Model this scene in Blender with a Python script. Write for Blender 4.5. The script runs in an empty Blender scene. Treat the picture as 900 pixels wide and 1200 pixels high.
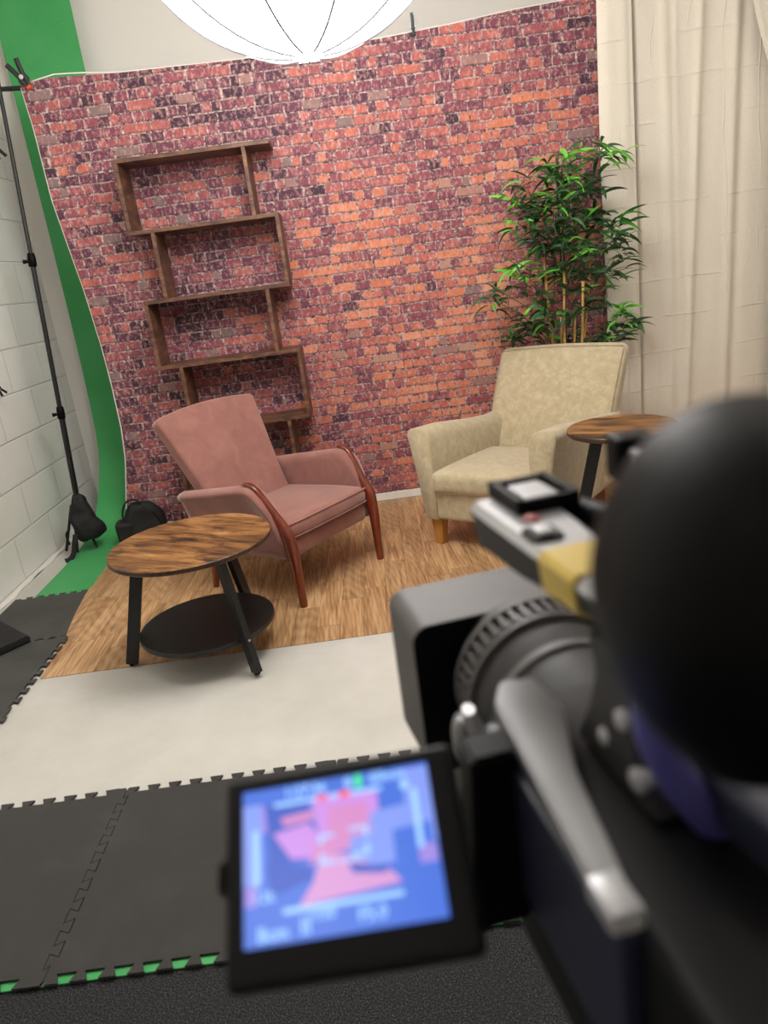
import bpy, bmesh, math, random
from mathutils import Vector, Matrix, noise
random.seed(7)
S = bpy.context.scene
COL = S.collection
PI = math.pi
R = math.radians

# ------------------------------------------------------------------ helpers
def link(name, me, mat=None, parent=None):
    o = bpy.data.objects.new(name, me); COL.objects.link(o)
    if mat is not None:
        for m in (mat if isinstance(mat, (list, tuple)) else [mat]): me.materials.append(m)
    if parent is not None: o.parent = parent
    return o
def obj(name, bm, mat=None, parent=None, smooth=False, angle=None):
    bmesh.ops.recalc_face_normals(bm, faces=bm.faces)
    me = bpy.data.meshes.new(name)
    for f in bm.faces: f.smooth = smooth or angle is not None
    if angle is not None:
        for e in bm.edges:
            if len(e.link_faces) == 2 and e.calc_face_angle(0) > R(angle): e.smooth = False
    bm.to_mesh(me); bm.free()
    return link(name, me, mat, parent)
def tag(o, label, cat, group=None, kind=None):
    o['label'] = label; o['category'] = cat
    if group: o['group'] = group
    if kind: o['kind'] = kind
    return o
def structure(o, label=None, cat=None):
    o['kind'] = 'structure'
    if label: o['label'] = label
    if cat: o['category'] = cat
    return o
def empty(name, loc, rz, label, cat, group=None):
    o = bpy.data.objects.new(name, None); COL.objects.link(o)
    o.empty_display_size = .1; o.location = loc; o.rotation_euler = (0, 0, rz)
    return tag(o, label, cat, group)
def add_box(bm, c, s, rot=None, mi=0):
    c = Vector(c); h = Vector(s) / 2; vs = []
    for z in (-1, 1):
        for y in (-1, 1):
            for x in (-1, 1):
                p = Vector((x*h.x, y*h.y, z*h.z))
                if rot is not None: p = rot @ p
                vs.append(bm.verts.new(p + c))
    for f in ((0,2,3,1),(4,5,7,6),(0,1,5,4),(2,6,7,3),(0,4,6,2),(1,3,7,5)):
        fc = bm.faces.new([vs[i] for i in f]); fc.material_index = mi
    return vs
def box(c, s, bev=0, rot=None, seg=2):
    bm = bmesh.new(); add_box(bm, c, s, rot)
    if bev: bmesh.ops.bevel(bm, geom=list(bm.edges), offset=bev, segments=seg, profile=.6, affect='EDGES')
    return bm
def prism(bm, pts, z0, z1, mi=0):
    lo = [bm.verts.new((p[0], p[1], z0)) for p in pts]; hi = [bm.verts.new((p[0], p[1], z1)) for p in pts]
    n = len(pts); fs = [bm.faces.new(lo[::-1]), bm.faces.new(hi)]
    for i in range(n): fs.append(bm.faces.new([lo[i], lo[(i+1)%n], hi[(i+1)%n], hi[i]]))
    for f in fs: f.material_index = mi; f.normal_update()
    return fs
def lathe(bm, prof, n=48, M=None, mi=0, close=False):
    rings = []
    for r, z in prof:
        if r < 1e-6: rings.append([bm.verts.new((0, 0, z))])
        else: rings.append([bm.verts.new((r*math.cos(2*PI*i/n), r*math.sin(2*PI*i/n), z)) for i in range(n)])
    for a, b in zip(rings, rings[1:]):
        if len(a) == 1 and len(b) == 1: continue
        for i in range(n):
            j = (i+1) % n
            if len(a) == 1: f = bm.faces.new([a[0], b[i], b[j]])
            elif len(b) == 1: f = bm.faces.new([a[i], a[j], b[0]])
            else: f = bm.faces.new([a[i], a[j], b[j], b[i]])
            f.material_index = mi
    vs = [v for r in rings for v in r]
    if M is not None: bmesh.ops.transform(bm, matrix=M, verts=vs)
    return vs
def tube(bm, pts, rad, n=10, cap=True, flat=1.0, mi=0):
    pts = [Vector(p) for p in pts]; m = len(pts)
    if not isinstance(rad, (list, tuple)): rad = [rad]*m
    up = Vector((0, 0, 1)); t0 = (pts[1]-pts[0]).normalized()
    if abs(t0.dot(up)) > .95: up = Vector((1, 0, 0))
    s = t0.cross(up).normalized(); rings = []
    for i, p in enumerate(pts):
        t = (pts[min(i+1, m-1)] - pts[max(i-1, 0)]).normalized()
        s = (s - t*s.dot(t)).normalized(); u = t.cross(s)
        rings.append([bm.verts.new(p + (s*math.cos(2*PI*k/n)*rad[i] + u*math.sin(2*PI*k/n)*rad[i]*flat)) for k in range(n)])
    for a, b in zip(rings, rings[1:]):
        for k in range(n): bm.faces.new([a[k], a[(k+1)%n], b[(k+1)%n], b[k]]).material_index = mi
    if cap:
        bm.faces.new(rings[0][::-1]).material_index = mi; bm.faces.new(rings[-1]).material_index = mi
def loft(bm, rings, cap=True):
    rs = [[bm.verts.new(p) for p in r] for r in rings]; n = len(rs[0])
    for a, b in zip(rs, rs[1:]):
        for k in range(n): bm.faces.new([a[k], a[(k+1)%n], b[(k+1)%n], b[k]])
    if cap: bm.faces.new(rs[0][::-1]); bm.faces.new(rs[-1])
def samples(h, r, n):
    e = [0, .12, .35, .65, 1.0]
    a = [-h + r*t for t in e]; inner = h - r
    mid = [-inner + 2*inner*i/n for i in range(1, n)]
    return a + mid + [-x for x in a[::-1]]
def rbox(sx, sy, sz, r, nx=6, ny=6, nz=4, fn=None, bm=None):
    """rounded box of full size sx,sy,sz centred at 0, each vertex passed through fn"""
    bm = bm or bmesh.new()
    H = (sx/2, sy/2, sz/2); rr = [min(r, h*.98) for h in H]
    ax = [samples(H[0], rr[0], nx), samples(H[1], rr[1], ny), samples(H[2], rr[2], nz)]
    cache = {}
    def V(i, j, k):
        key = (i, j, k)
        if key not in cache:
            p = Vector((ax[0][i], ax[1][j], ax[2][k]))
            q = Vector([max(-H[a]+rr[a], min(H[a]-rr[a], p[a])) for a in range(3)])
            d = p - q; e = Vector([d[a]/rr[a] for a in range(3)]); L = e.length
            if L > 1e-6:
                e = e / L; mx = 1.0
                p = q + Vector([e[a]*rr[a] for a in range(3)]) * mx
            cache[key] = bm.verts.new(fn(p) if fn else p)
        return cache[key]
    N = [len(a)-1 for a in ax]
    for j in range(N[1]):
        for k in range(N[2]):
            bm.faces.new([V(0,j,k), V(0,j,k+1), V(0,j+1,k+1), V(0,j+1,k)])
            bm.faces.new([V(N[0],j,k), V(N[0],j+1,k), V(N[0],j+1,k+1), V(N[0],j,k+1)])
    for i in range(N[0]):
        for k in range(N[2]):
            bm.faces.new([V(i,0,k), V(i+1,0,k), V(i+1,0,k+1), V(i,0,k+1)])
            bm.faces.new([V(i,N[1],k), V(i,N[1],k+1), V(i+1,N[1],k+1), V(i+1,N[1],k)])
    for i in range(N[0]):
        for j in range(N[1]):
            bm.faces.new([V(i,j,0), V(i,j+1,0), V(i+1,j+1,0), V(i+1,j,0)])
            bm.faces.new([V(i,j,N[2]), V(i+1,j,N[2]), V(i+1,j+1,N[2]), V(i,j+1,N[2])])
    return bm
def interp(tab, x):
    if x <= tab[0][0]: return tab[0][1]
    for (a, va), (b, vb) in zip(tab, tab[1:]):
        if x <= b: return va + (vb-va)*(x-a)/(b-a)
    return tab[-1][1]
def sstep(a, b, x):
    t = max(0, min(1, (x-a)/(b-a))); return t*t*(3-2*t)
def spline(pts, n):
    pts = [Vector(p) for p in pts]; P = [pts[0]] + pts + [pts[-1]]; out = []
    for i in range(1, len(P)-2):
        a, b, c, d = P[i-1:i+3]
        for k in range(n):
            t = k/n
            out.append(.5*((2*b) + (c-a)*t + (2*a-5*b+4*c-d)*t*t + (3*b-a-3*c+d)*t**3))
    out.append(pts[-1]); return out

# ------------------------------------------------------------------ node materials
def srgb(r, g, b):
    return tuple(((c/255)/12.92 if c/255 <= .04045 else ((c/255+.055)/1.055)**2.4) for c in (r, g, b)) + (1,)
class NT:
    def __init__(s, name):
        s.m = bpy.data.materials.new(name); s.m.use_nodes = True; s.t = s.m.node_tree
        s.p = s.t.nodes['Principled BSDF']
        s.pos = s.n('ShaderNodeTexCoord').outputs['Object']
    def n(s, typ, **kw):
        o = s.t.nodes.new(typ)
        for k, v in kw.items(): setattr(o, k, v)
        return o
    def L(s, a, b): s.t.links.new(a, b)
    def put(s, sock, v):
        if hasattr(v, 'is_output'): s.L(v, sock)
        else: sock.default_value = v
    def math(s, op, a, b=0.0, c=0.0):
        o = s.n('ShaderNodeMath', operation=op)
        for i, v in enumerate((a, b, c)): s.put(o.inputs[i], v)
        return o.outputs[0]
    def sep(s, v):
        o = s.n('ShaderNodeSeparateXYZ'); s.L(v, o.inputs[0]); return o.outputs
    def comb(s, x, y, z=0.0):
        o = s.n('ShaderNodeCombineXYZ')
        for i, v in enumerate((x, y, z)): s.put(o.inputs[i], v)
        return o.outputs[0]
    def noise(s, v, scale, detail=2, rough=.5, dist=0.0):
        o = s.n('ShaderNodeTexNoise'); s.L(v, o.inputs['Vector']); o.inputs['Scale'].default_value = scale
        o.inputs['Detail'].default_value = detail; o.inputs['Roughness'].default_value = rough
        o.inputs['Distortion'].default_value = dist
        return o.outputs
    def white(s, v):
        o = s.n('ShaderNodeTexWhiteNoise', noise_dimensions='3D'); s.L(v, o.inputs['Vector']); return o.outputs
    def ramp(s, f, stops, mode='LINEAR'):
        o = s.n('ShaderNodeValToRGB'); s.put(o.inputs[0], f); cr = o.color_ramp; cr.interpolation = mode
        while len(cr.elements) < len(stops): cr.elements.new(.5)
        for e, (p, c) in zip(cr.elements, stops): e.position = p; e.color = c if len(c) == 4 else tuple(c)+(1,)
        return o.outputs[0]
    def mix(s, f, a, b, mode='MIX'):
        o = s.n('ShaderNodeMix', data_type='RGBA', blend_type=mode)
        s.put(o.inputs[0], f); s.put(o.inputs[6], a); s.put(o.inputs[7], b); return o.outputs[2]
    def scale(s, v, sc, loc=(0,0,0), rot=(0,0,0)):
        o = s.n('ShaderNodeMapping'); s.L(v, o.inputs[0]); o.inputs['Scale'].default_value = sc
        o.inputs['Location'].default_value = loc; o.inputs['Rotation'].default_value = rot; return o.outputs[0]
    def mr(s, v, a, b, c=0.0, d=1.0, smooth=False):
        o = s.n('ShaderNodeMapRange'); 
        if smooth: o.interpolation_type = 'SMOOTHSTEP'
        for i, x in enumerate((v, a, b, c, d)): s.put(o.inputs[i], x)
        return o.outputs[0]
    def bump(s, h, strength=.3, dist=.002, normal=None):
        o = s.n('ShaderNodeBump'); o.inputs['Strength'].default_value = strength; o.inputs['Distance'].default_value = dist
        s.L(h, o.inputs['Height'])
        if normal is not None: s.L(normal, o.inputs['Normal'])
        return o.outputs[0]
    def out(s, color=None, rough=.6, normal=None, **kw):
        if color is not None: s.put(s.p.inputs['Base Color'], color)
        s.put(s.p.inputs['Roughness'], rough)
        if normal is not None: s.L(normal, s.p.inputs['Normal'])
        for k, v in kw.items(): s.put(s.p.inputs[k.replace('_', ' ')], v)
        return s.m
def plain(name, col, rough=.5, metal=0.0, var=.12, scale=30, **kw):
    t = NT(name); nz = t.noise(t.pos, scale, 3)[0]
    f = t.mr(nz, .3, .7, 1-var, 1+var)
    c = t.mix(1.0, col, t.comb(f, f, f), 'MULTIPLY')
    return t.out(c, rough, Metallic=metal, **kw)
def emis(name, col, strength):
    t = NT(name); t.put(t.p.inputs['Emission Color'], col); t.p.inputs['Emission Strength'].default_value = strength
    return t.out((0.02,0.02,0.02,1), .6)

def mat_brick():
    t = NT('printed_brick_vinyl')
    n1 = t.noise(t.pos, 16, 3, .6)
    nc = t.sep(n1[1])
    X = t.math('ADD', t.sep(t.pos)[0], t.math('MULTIPLY', t.math('SUBTRACT', nc[0], .5), .016))
    Z = t.math('ADD', t.sep(t.pos)[2], t.math('MULTIPLY', t.math('SUBTRACT', nc[1], .5), .016))
    nf = t.sep(t.noise(t.pos, 90, 2, .6)[1])
    X = t.math('ADD', X, t.math('MULTIPLY', t.math('SUBTRACT', nf[0], .5), .0065))
    Z = t.math('ADD', Z, t.math('MULTIPLY', t.math('SUBTRACT', nf[1], .5), .0065))
    PR = .0525
    zz = t.math('DIVIDE', Z, PR); row = t.math('FLOOR', zz); fz = t.math('SUBTRACT', zz, row)
    odd = t.math('FLOORED_MODULO', row, 2.0)
    bw = t.mr(odd, 0, 1, .118, .0605)
    off = t.white(t.comb(row, 3.3, 1.0))[0]
    xx = t.math('ADD', t.math('DIVIDE', X, bw), t.math('MULTIPLY', off, 7.0))
    # irregular brick lengths
    xx = t.math('ADD', xx, t.math('MULTIPLY', t.math('SINE', t.math('ADD', t.math('MULTIPLY', xx, 2.1), t.math('MULTIPLY', row, 1.7))), .16))
    col = t.math('FLOOR', xx); fx = t.math('SUBTRACT', xx, col)
    dx = t.math('MULTIPLY', t.math('MINIMUM', fx, t.math('SUBTRACT', 1.0, fx)), bw)
    dz = t.math('MULTIPLY', t.math('MINIMUM', fz, t.math('SUBTRACT', 1.0, fz)), PR)
    d = t.math('MINIMUM', dx, dz)
    d2 = t.math('SUBTRACT', d, t.math('MULTIPLY', t.math('SUBTRACT', t.noise(t.pos, 55, 3, .7)[0], .5), .009))
    face = t.mr(d2, .0030, .0062, 0, 1)
    cell = t.comb(col, row, 0.0); w = t.white(cell); wc = t.sep(w[1])
    sv = t.n('ShaderNodeVectorMath', operation='ADD'); t.L(t.pos, sv.inputs[0]); t.L(t.comb(t.math('MULTIPLY', wc[0], 9.0), t.math('MULTIPLY', wc[1], 9.0), t.math('MULTIPLY', wc[2], 9.0)), sv.inputs[1]); SV = t.scale(sv.outputs[0], (1.25, 1.25, .8))
    # plum at upper and left to orange at centre right: print plus painted lighting
    pp = t.sep(t.pos)
    gx = t.math('MULTIPLY', t.math('SUBTRACT', pp[0], .55), .62)
    gz = t.math('MULTIPLY', t.math('SUBTRACT', pp[2], .95), .50)
    g = t.math('SQRT', t.math('ADD', t.math('MULTIPLY', gx, gx), t.math('MULTIPLY', gz, gz)))
    big = t.noise(t.pos, 1.6, 2, .5)[0]
    reg = t.math('ADD', t.mr(g, .10, .95, .30, -.16), t.math('MULTIPLY', t.math('SUBTRACT', big, .5), .7))
    v = t.math('ADD', t.math('MULTIPLY', wc[0], .60), t.math('ADD', t.math('MULTIPLY', t.noise(SV, 26, 4, .7)[0], .30), reg))
    v = t.math('SUBTRACT', v, t.math('MULTIPLY', t.math('GREATER_THAN', wc[1], .91), .26))
    c = t.ramp(v, [(0, srgb(66,44,60)), (.16, srgb(98,58,76)), (.32, srgb(126,68,82)), (.48, srgb(154,84,88)), (.62, srgb(180,100,90)),
                   (.78, srgb(204,120,90)), (1, srgb(220,150,118))])
    spot = t.noise(SV, 42, 4, .7)[0]
    c = t.mix(t.mr(spot, .48, .70, 0, .70), c, srgb(224,164,154))
    c = t.mix(t.mr(t.noise(SV, 50, 4, .7)[0], .54, .70, 0, .5), c, srgb(70,32,44))
    grey = t.math('GREATER_THAN', wc[2], .955)
    c = t.mix(t.math('MULTIPLY', grey, .55), c, srgb(150,130,122))
    mv = t.noise(t.pos, 48, 4, .75)[0]
    mort = t.ramp(mv, [(.34, srgb(54,36,44)), (.45, srgb(116,90,94)), (.54, srgb(180,152,148)), (.70, srgb(222,198,190))])
    c = t.mix(face, mort, c)
    # printed dark line under each brick
    edge = t.math('MULTIPLY', t.mr(t.math('MULTIPLY', fz, PR), .003, .0115, 1, 0), t.mr(d2, .001, .006, .3, 1))
    c = t.mix(t.math('MULTIPLY', edge, .75), c, srgb(40,22,30))
    return t.out(c, .62, t.bump(t.noise(t.pos, 3, 2)[0], .2, .01), Specular_IOR_Level=.25)
def mat_planks():
    t = NT('oak_plank_vinyl')
    p = t.sep(t.pos); W = .098
    xx = t.math('DIVIDE', t.math('ADD', p[0], t.math('MULTIPLY', p[1], -.02)), W); c0 = t.math('FLOOR', xx); fx = t.math('SUBTRACT', xx, c0)
    off = t.white(t.comb(c0, 5.0, 2.0))[0]
    yy = t.math('ADD', t.math('DIVIDE', p[1], .46), t.math('MULTIPLY', off, 5.0)); r0 = t.math('FLOOR', yy); fy = t.math('SUBTRACT', yy, r0)
    w = t.sep(t.white(t.comb(c0, r0, 1.0))[1])
    sh = t.comb(t.math('ADD', p[0], t.math('MULTIPLY', w[0], 3.0)), t.math('ADD', p[1], t.math('MULTIPLY', w[1], 3.0)), w[2])
    g1 = t.noise(t.scale(sh, (34, 2.6, 1)), 1.0, 5, .6, .9)[0]
    wv = t.n('ShaderNodeTexWave', wave_type='RINGS', rings_direction='Z'); t.L(t.scale(sh, (9, 1.6, 1)), wv.inputs['Vector'])
    wv.inputs['Scale'].default_value = 2.2; wv.inputs['Distortion'].default_value = 5; wv.inputs['Detail'].default_value = 3
    f = t.math('ADD', t.math('MULTIPLY', g1, .9), t.math('MULTIPLY', wv.outputs['Fac'], .09))
    c = t.ramp(f, [(.30, srgb(134,98,66)), (.44, srgb(170,131,92)), (.56, srgb(192,153,112)), (.75, srgb(212,178,138))])
    k = t.mr(w[0], 0, 1, .82, 1.12)
    c = t.mix(1.0, c, t.comb(k, t.math('MULTIPLY', k, .99), t.math('MULTIPLY', k, .96)), 'MULTIPLY')
    kn = t.noise(t.scale(sh, (7, 3.2, 1)), 1.0, 3, .5)[0]
    c = t.mix(t.mr(kn, .66, .78, 0, .6), c, srgb(104,68,38))
    ln = t.math('MINIMUM', t.math('MULTIPLY', t.math('MINIMUM', fx, t.math('SUBTRACT', 1.0, fx)), W), t.math('MULTIPLY', t.math('MINIMUM', fy, t.math('SUBTRACT', 1.0, fy)), .46))
    c = t.mix(t.mr(ln, .0006, .0022, .6, 0), c, srgb(92,60,34))
    return t.out(c, .42, t.bump(f, .15, .001), Specular_IOR_Level=.35)
def mat_rustic(name='rustic_brown_wood', rot=.5):
    t = NT(name)
    v = t.scale(t.pos, (1, 1, 1), rot=(0, 0, rot))
    g = t.noise(t.scale(v, (4, 42, 3)), 1.0, 6, .75, .5)[0]
    b = t.noise(t.scale(v, (2.2, 6.5, 2)), 1.6, 4, .6, .8)[0]
    f = t.math('ADD', t.math('MULTIPLY', g, .5), t.math('MULTIPLY', b, .62))
    c = t.ramp(f, [(.42, srgb(34,25,20)), (.49, srgb(72,48,31)), (.56, srgb(116,77,43)), (.63, srgb(148,104,60)), (.76, srgb(176,134,86))])
    sp = t.noise(t.scale(v, (10, 34, 4)), 1.0, 3, .6)[0]
    c = t.mix(t.mr(sp, .60, .68, 0, .7), c, srgb(44,28,18))
    return t.out(c, .45, t.bump(g, .2, .001), Specular_IOR_Level=.4)
def mat_shelf():
    t = NT('dark_rustic_shelf_wood')
    g = t.noise(t.scale(t.pos, (9, 9, 30)), 1.0, 5, .65, .5)[0]
    c = t.ramp(g, [(.3, srgb(54,36,28)), (.5, srgb(96,64,48)), (.68, srgb(134,92,62))])
    return t.out(c, .5, t.bump(g, .2, .001))
def mat_velvet(name, c1, c2, c3, sheen=.5, scale=14, bump=.25):
    t = NT(name)
    a = t.noise(t.pos, scale, 4, .65, .6)[0]; b = t.noise(t.pos, 420, 2, .6)[0]
    f = t.math('ADD', t.math('MULTIPLY', a, .75), t.math('MULTIPLY', b, .25))
    c = t.ramp(f, [(.34, c1), (.5, c2), (.66, c3)])
    return t.out(c, .85, t.bump(b, bump, .0012), Sheen_Weight=sheen, Sheen_Roughness=.45, Specular_IOR_Level=.2)
def mat_block():
    t = NT('painted_block_wall')
    p = t.sep(t.pos)
    X = t.math('ADD', p[0], p[1])
    zz = t.math('DIVIDE', t.math('ADD', p[2], -.01), .2385); row = t.math('FLOOR', zz); fz = t.math('SUBTRACT', zz, row)
    odd = t.math('FLOORED_MODULO', row, 2.0)
    xx = t.math('ADD', t.math('DIVIDE', X, .46), t.math('MULTIPLY', odd, .5)); fx = t.math('FRACT', xx)
    d = t.math('MINIMUM', t.math('MULTIPLY', t.math('MINIMUM', fx, t.math('SUBTRACT', 1.0, fx)), .46), t.math('MULTIPLY', t.math('MINIMUM', fz, t.math('SUBTRACT', 1.0, fz)), .2385))
    g = t.mr(d, .0, .007, 0, 1, True)
    s = t.noise(t.pos, 85, 4, .7)[0]
    n1 = t.bump(g, .55, .006); n2 = t.bump(s, .5, .004, n1)
    c = t.mix(t.mr(g, 0, 1, 1, 0), srgb(240,239,234), srgb(214,212,205))
    c = t.mix(t.mr(t.noise(t.pos, 2.5, 4, .6)[0], .45, .7, 0, .5), c, srgb(230,227,219))
    return t.out(c, .45, n2, Specular_IOR_Level=.4)
def mat_carpet():
    t = NT('charcoal_carpet'); n = t.noise(t.pos, 330, 3, .8)[0]
    c = t.ramp(n, [(.38, srgb(16,16,18)), (.5, srgb(48,48,50)), (.6, srgb(78,78,80)), (.72, srgb(150,148,146))])
    return t.out(c, .95, t.bump(n, .8, .004), Specular_IOR_Level=.1)
def mat_mat():
    t = NT('black_foam_mat'); p = t.sep(t.pos)
    K = 900.0
    a = t.math('SINE', t.math('MULTIPLY', t.math('ADD', p[0], p[1]), K)); b = t.math('SINE', t.math('MULTIPLY', t.math('SUBTRACT', p[0], p[1]), K))
    h = t.math('MULTIPLY', a, b)
    c = t.mix(t.mr(h, -.2, 1, 0, 1), srgb(44,43,42), srgb(98,96,93))
    c = t.mix(t.mr(t.noise(t.pos, 5, 5, .7)[0], .5, .8, 0, .3), c, srgb(96,94,90))
    return t.out(c, .62, t.bump(h, .8, .0015), Specular_IOR_Level=.4)
def mat_smoothmat():
    t = NT('smooth_black_foam'); n = t.noise(t.pos, 200, 3, .7)[0]
    c = t.mix(t.mr(t.noise(t.pos, 4, 4, .6)[0], .4, .7, 0, 1), srgb(62,62,60), srgb(76,75,72))
    return t.out(c, .6, t.bump(n, .15, .001), Specular_IOR_Level=.35)
def mat_white_sheet():
    t = NT('matt_white_sheet')
    n = t.noise(t.pos, 2.3, 5, .65)[0]; k = t.noise(t.pos, 9, 3, .6, .5)[0]
    c = t.mix(t.mr(n, .35, .7, 0, 1), srgb(202,199,192), srgb(187,184,175))
    c = t.mix(t.mr(t.noise(t.pos, 38, 4, .7)[0], .67, .74, 0, .25), c, srgb(150,142,130))
    return t.out(c, .5, t.bump(k, .15, .01), Specular_IOR_Level=.35)
def mat_curtain():
    t = NT('cream_curtain_fabric'); p = t.sep(t.pos)
    w = t.noise(t.scale(t.pos, (260, 260, 260)), 1.0, 2, .6)[0]
    z = t.math('ADD', p[2], t.math('MULTIPLY', t.noise(t.scale(t.pos, (3, 1, 3)), 1.0, 2)[0], .05))
    zf = t.math('FRACT', t.math('DIVIDE', z, .205)); dd = t.math('ABSOLUTE', t.math('SUBTRACT', zf, .5))
    cr = t.math('MULTIPLY', t.mr(dd, 0, .035, 1, 0, True), t.mr(t.noise(t.scale(t.pos, (5, 5, 2.5)), 1.0, 2)[0], .45, .6, 0, 1))
    xf = t.math('FRACT', t.math('DIVIDE', t.math('ADD', p[0], t.math('MULTIPLY', t.noise(t.scale(t.pos, (1, 1, 1.4)), 1.0, 2)[0], .14)), .19))
    vx = t.math('MULTIPLY', t.mr(t.math('ABSOLUTE', t.math('SUBTRACT', xf, .5)), 0, .03, 1, 0, True), t.mr(t.noise(t.scale(t.pos, (4, 4, 1.5)), 1.0, 2)[0], .42, .6, 0, 1))
    h = t.math('ADD', t.math('ADD', cr, vx), t.math('MULTIPLY', t.noise(t.scale(t.pos, (14, 14, 5)), 1.0, 4, .6, .8)[0], 1.0))
    nb = t.bump(h, .55, .006); nb2 = t.bump(w, .25, .0008, nb)
    c = t.mix(t.mr(w, .3, .7, 0, 1), srgb(218,209,194), srgb(230,222,208))
    return t.out(c, .9, nb2, Sheen_Weight=.2, Specular_IOR_Level=.15)
def mat_wood(name, a, b, rough=.3, sc=(40, 40, 5), coat=0.0):
    t = NT(name); g = t.noise(t.scale(t.pos, sc), 1.0, 4, .6, .5)[0]
    return t.out(t.ramp(g, [(.3, a), (.7, b)]), rough, Coat_Weight=coat)
def mat_green():
    t = NT('chroma_green_vinyl'); n = t.noise(t.pos, 3, 3)[0]
    c = t.mix(t.mr(n, .35, .65, 0, 1), srgb(66,156,88), srgb(78,166,100))
    sc = t.noise(t.scale(t.pos, (60, 60, 300)), 1.0, 2, .5)[0]
    c = t.mix(t.math('MULTIPLY', t.mr(sc, .76, .79, 0, 1), t.math('GREATER_THAN', t.sep(t.pos)[2], 2.3)), c, srgb(225,225,215))
    return t.out(c, .55, t.bump(n, .1, .01), Specular_IOR_Level=.25)
def mat_leaf(name, a, b):
    t = NT(name); n = t.noise(t.pos, 9, 2)[0]
    c = t.mix(t.mr(n, .4, .6, 0, 1), a, b)
    return t.out(c, .42, None, Transmission_Weight=0.0, Specular_IOR_Level=.45)

BRICK = mat_brick(); PLANK = mat_planks(); RUST = mat_rustic(); SHELF = mat_shelf(); BLOCK = mat_block()
CARPET = mat_carpet(); MATT = mat_mat(); SMAT = mat_smoothmat(); WSHEET = mat_white_sheet(); CURT = mat_curtain(); GREEN = mat_green()
PINK = mat_velvet('dusty_pink_velvet', srgb(138,93,85), srgb(148,101,92), srgb(158,110,100), .45, 9, .35)
CREAM = mat_velvet('cream_crushed_velvet', srgb(174,158,126), srgb(184,169,138), srgb(198,184,155), .5, 26, .35)
MAHOG = mat_wood('polished_mahogany', srgb(82,30,16), srgb(128,52,28), .22, (30, 30, 6), .6)
OAKLEG = mat_wood('light_oak_leg', srgb(168,112,52), srgb(196,140,74), .4)
BLACKM = plain('black_painted_steel', srgb(15,15,16), .45)
BLACKB = plain('black_shelf_board', srgb(24,22,22), .5, var=.2, scale=60)
NYLON = plain('black_nylon', srgb(17,17,19), .75, scale=120, var=.3)
RUBBER = plain('black_rubber', srgb(4,4,5), .5, Specular_IOR_Level=.13)
WALLP = plain('warm_white_paint', srgb(226,222,215), .7, var=.02, scale=2)
WHITEP = plain('white_board', srgb(232,228,220), .5, var=.03)
CEILP = plain('ceiling_paint', srgb(214,210,202), .8, var=.02)
STEEL = plain('brushed_steel', (.55,.55,.55,1), .3, 1.0)
ORANGE = plain('orange_rubber_tip', srgb(214,84,42), .5)
TEAL = plain('blue_grey_plastic', srgb(52,70,82), .4)

# ------------------------------------------------------------------ room
XL, XR, YB, YF, ZC = -1.985, 2.75, 5.1, -2.2, 3.45
structure(obj('floor', box(((XL+XR)/2, (YB+YF)/2, -.05), (XR-XL+.4, YB-YF+.4, .1)), CARPET))
structure(obj('ceiling', box(((XL+XR)/2, (YB+YF)/2, ZC+.05), (XR-XL+.4, YB-YF+.4, .1)), CEILP))
structure(obj('wall_left', box((XL-.06, (YB+YF)/2, ZC/2), (.12, YB-YF, ZC)), BLOCK))
structure(obj('wall_right', box((XR+.06, (YB+YF)/2, ZC/2), (.12, YB-YF, ZC)), WALLP))
structure(obj('wall_back', box(((XL+XR)/2, YB+.06, ZC/2), (XR-XL+.24, .12, ZC)), WALLP))
structure(obj('wall_front', box(((XL+XR)/2, YF-.06, ZC/2), (XR-XL+.24, .12, ZC)), WALLP))
# plastered ledge along the foot of the block wall
bm = bmesh.new(); n = 60; rs = []
for i in range(n+1):
    y = 1.6 + (YB-1.6-.005)*i/n
    w = .035 + .02*noise.noise(Vector((y*6, 0, 0))); h = .012 + .005*noise.noise(Vector((y*9, 3, 0)))
    rs.append([(XL+.001, y, .0015), (XL+w, y, .0015), (XL+w*.85, y, h*.6), (XL+w*.4, y, h), (XL+.001, y, h*1.2)])
loft(bm, rs); structure(obj('trim_1', bm, WALLP, smooth=True))

# white floor sheet
def sheet(name, pts, z0, z1, mat, parent=None):
    bm = bmesh.new(); prism(bm, pts, z0, z1); return obj(name, bm, mat, parent)
tag(sheet('white_floor_sheet', [(-1.95, 1.45), (2.7, 1.45), (2.7, 5.05), (-1.95, 5.05)], .0002, .002, WSHEET),
    'matt white vinyl sheet covering the floor in front of the oak planks', 'floor sheet')

# green sweep: hangs behind the brick backdrop and curves out onto the floor
bm = bmesh.new()
prof = [(4.985, 3.38), (4.985, 2.3), (4.985, 1.7), (4.975, 1.1), (4.955, .8), (4.92, .55), (4.86, .40), (4.75, .265), (4.64, .165), (4.52, .09), (4.36, .04), (4.2, .016), (4.0, .006), (3.5, .0045)]
pr = [(v.y, v.z) for v in spline([(0, a, b) for a, b in prof], 4)]
rs = []
for y, z in pr:
    xr = -1.385 if y > 4.43 else -1.545
    rs.append([(-1.826, y, z), (-1.826+(xr+1.826)*.5, y, z), (xr, y, z), (xr, y+.002, z+.0015), (-1.826, y+.002, z+.0015)])
loft(bm, rs)
tag(obj('green_screen', bm, GREEN, smooth=False, angle=50), 'chroma green sheet curving down onto the floor between block wall and brick backdrop', 'green screen')

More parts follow.
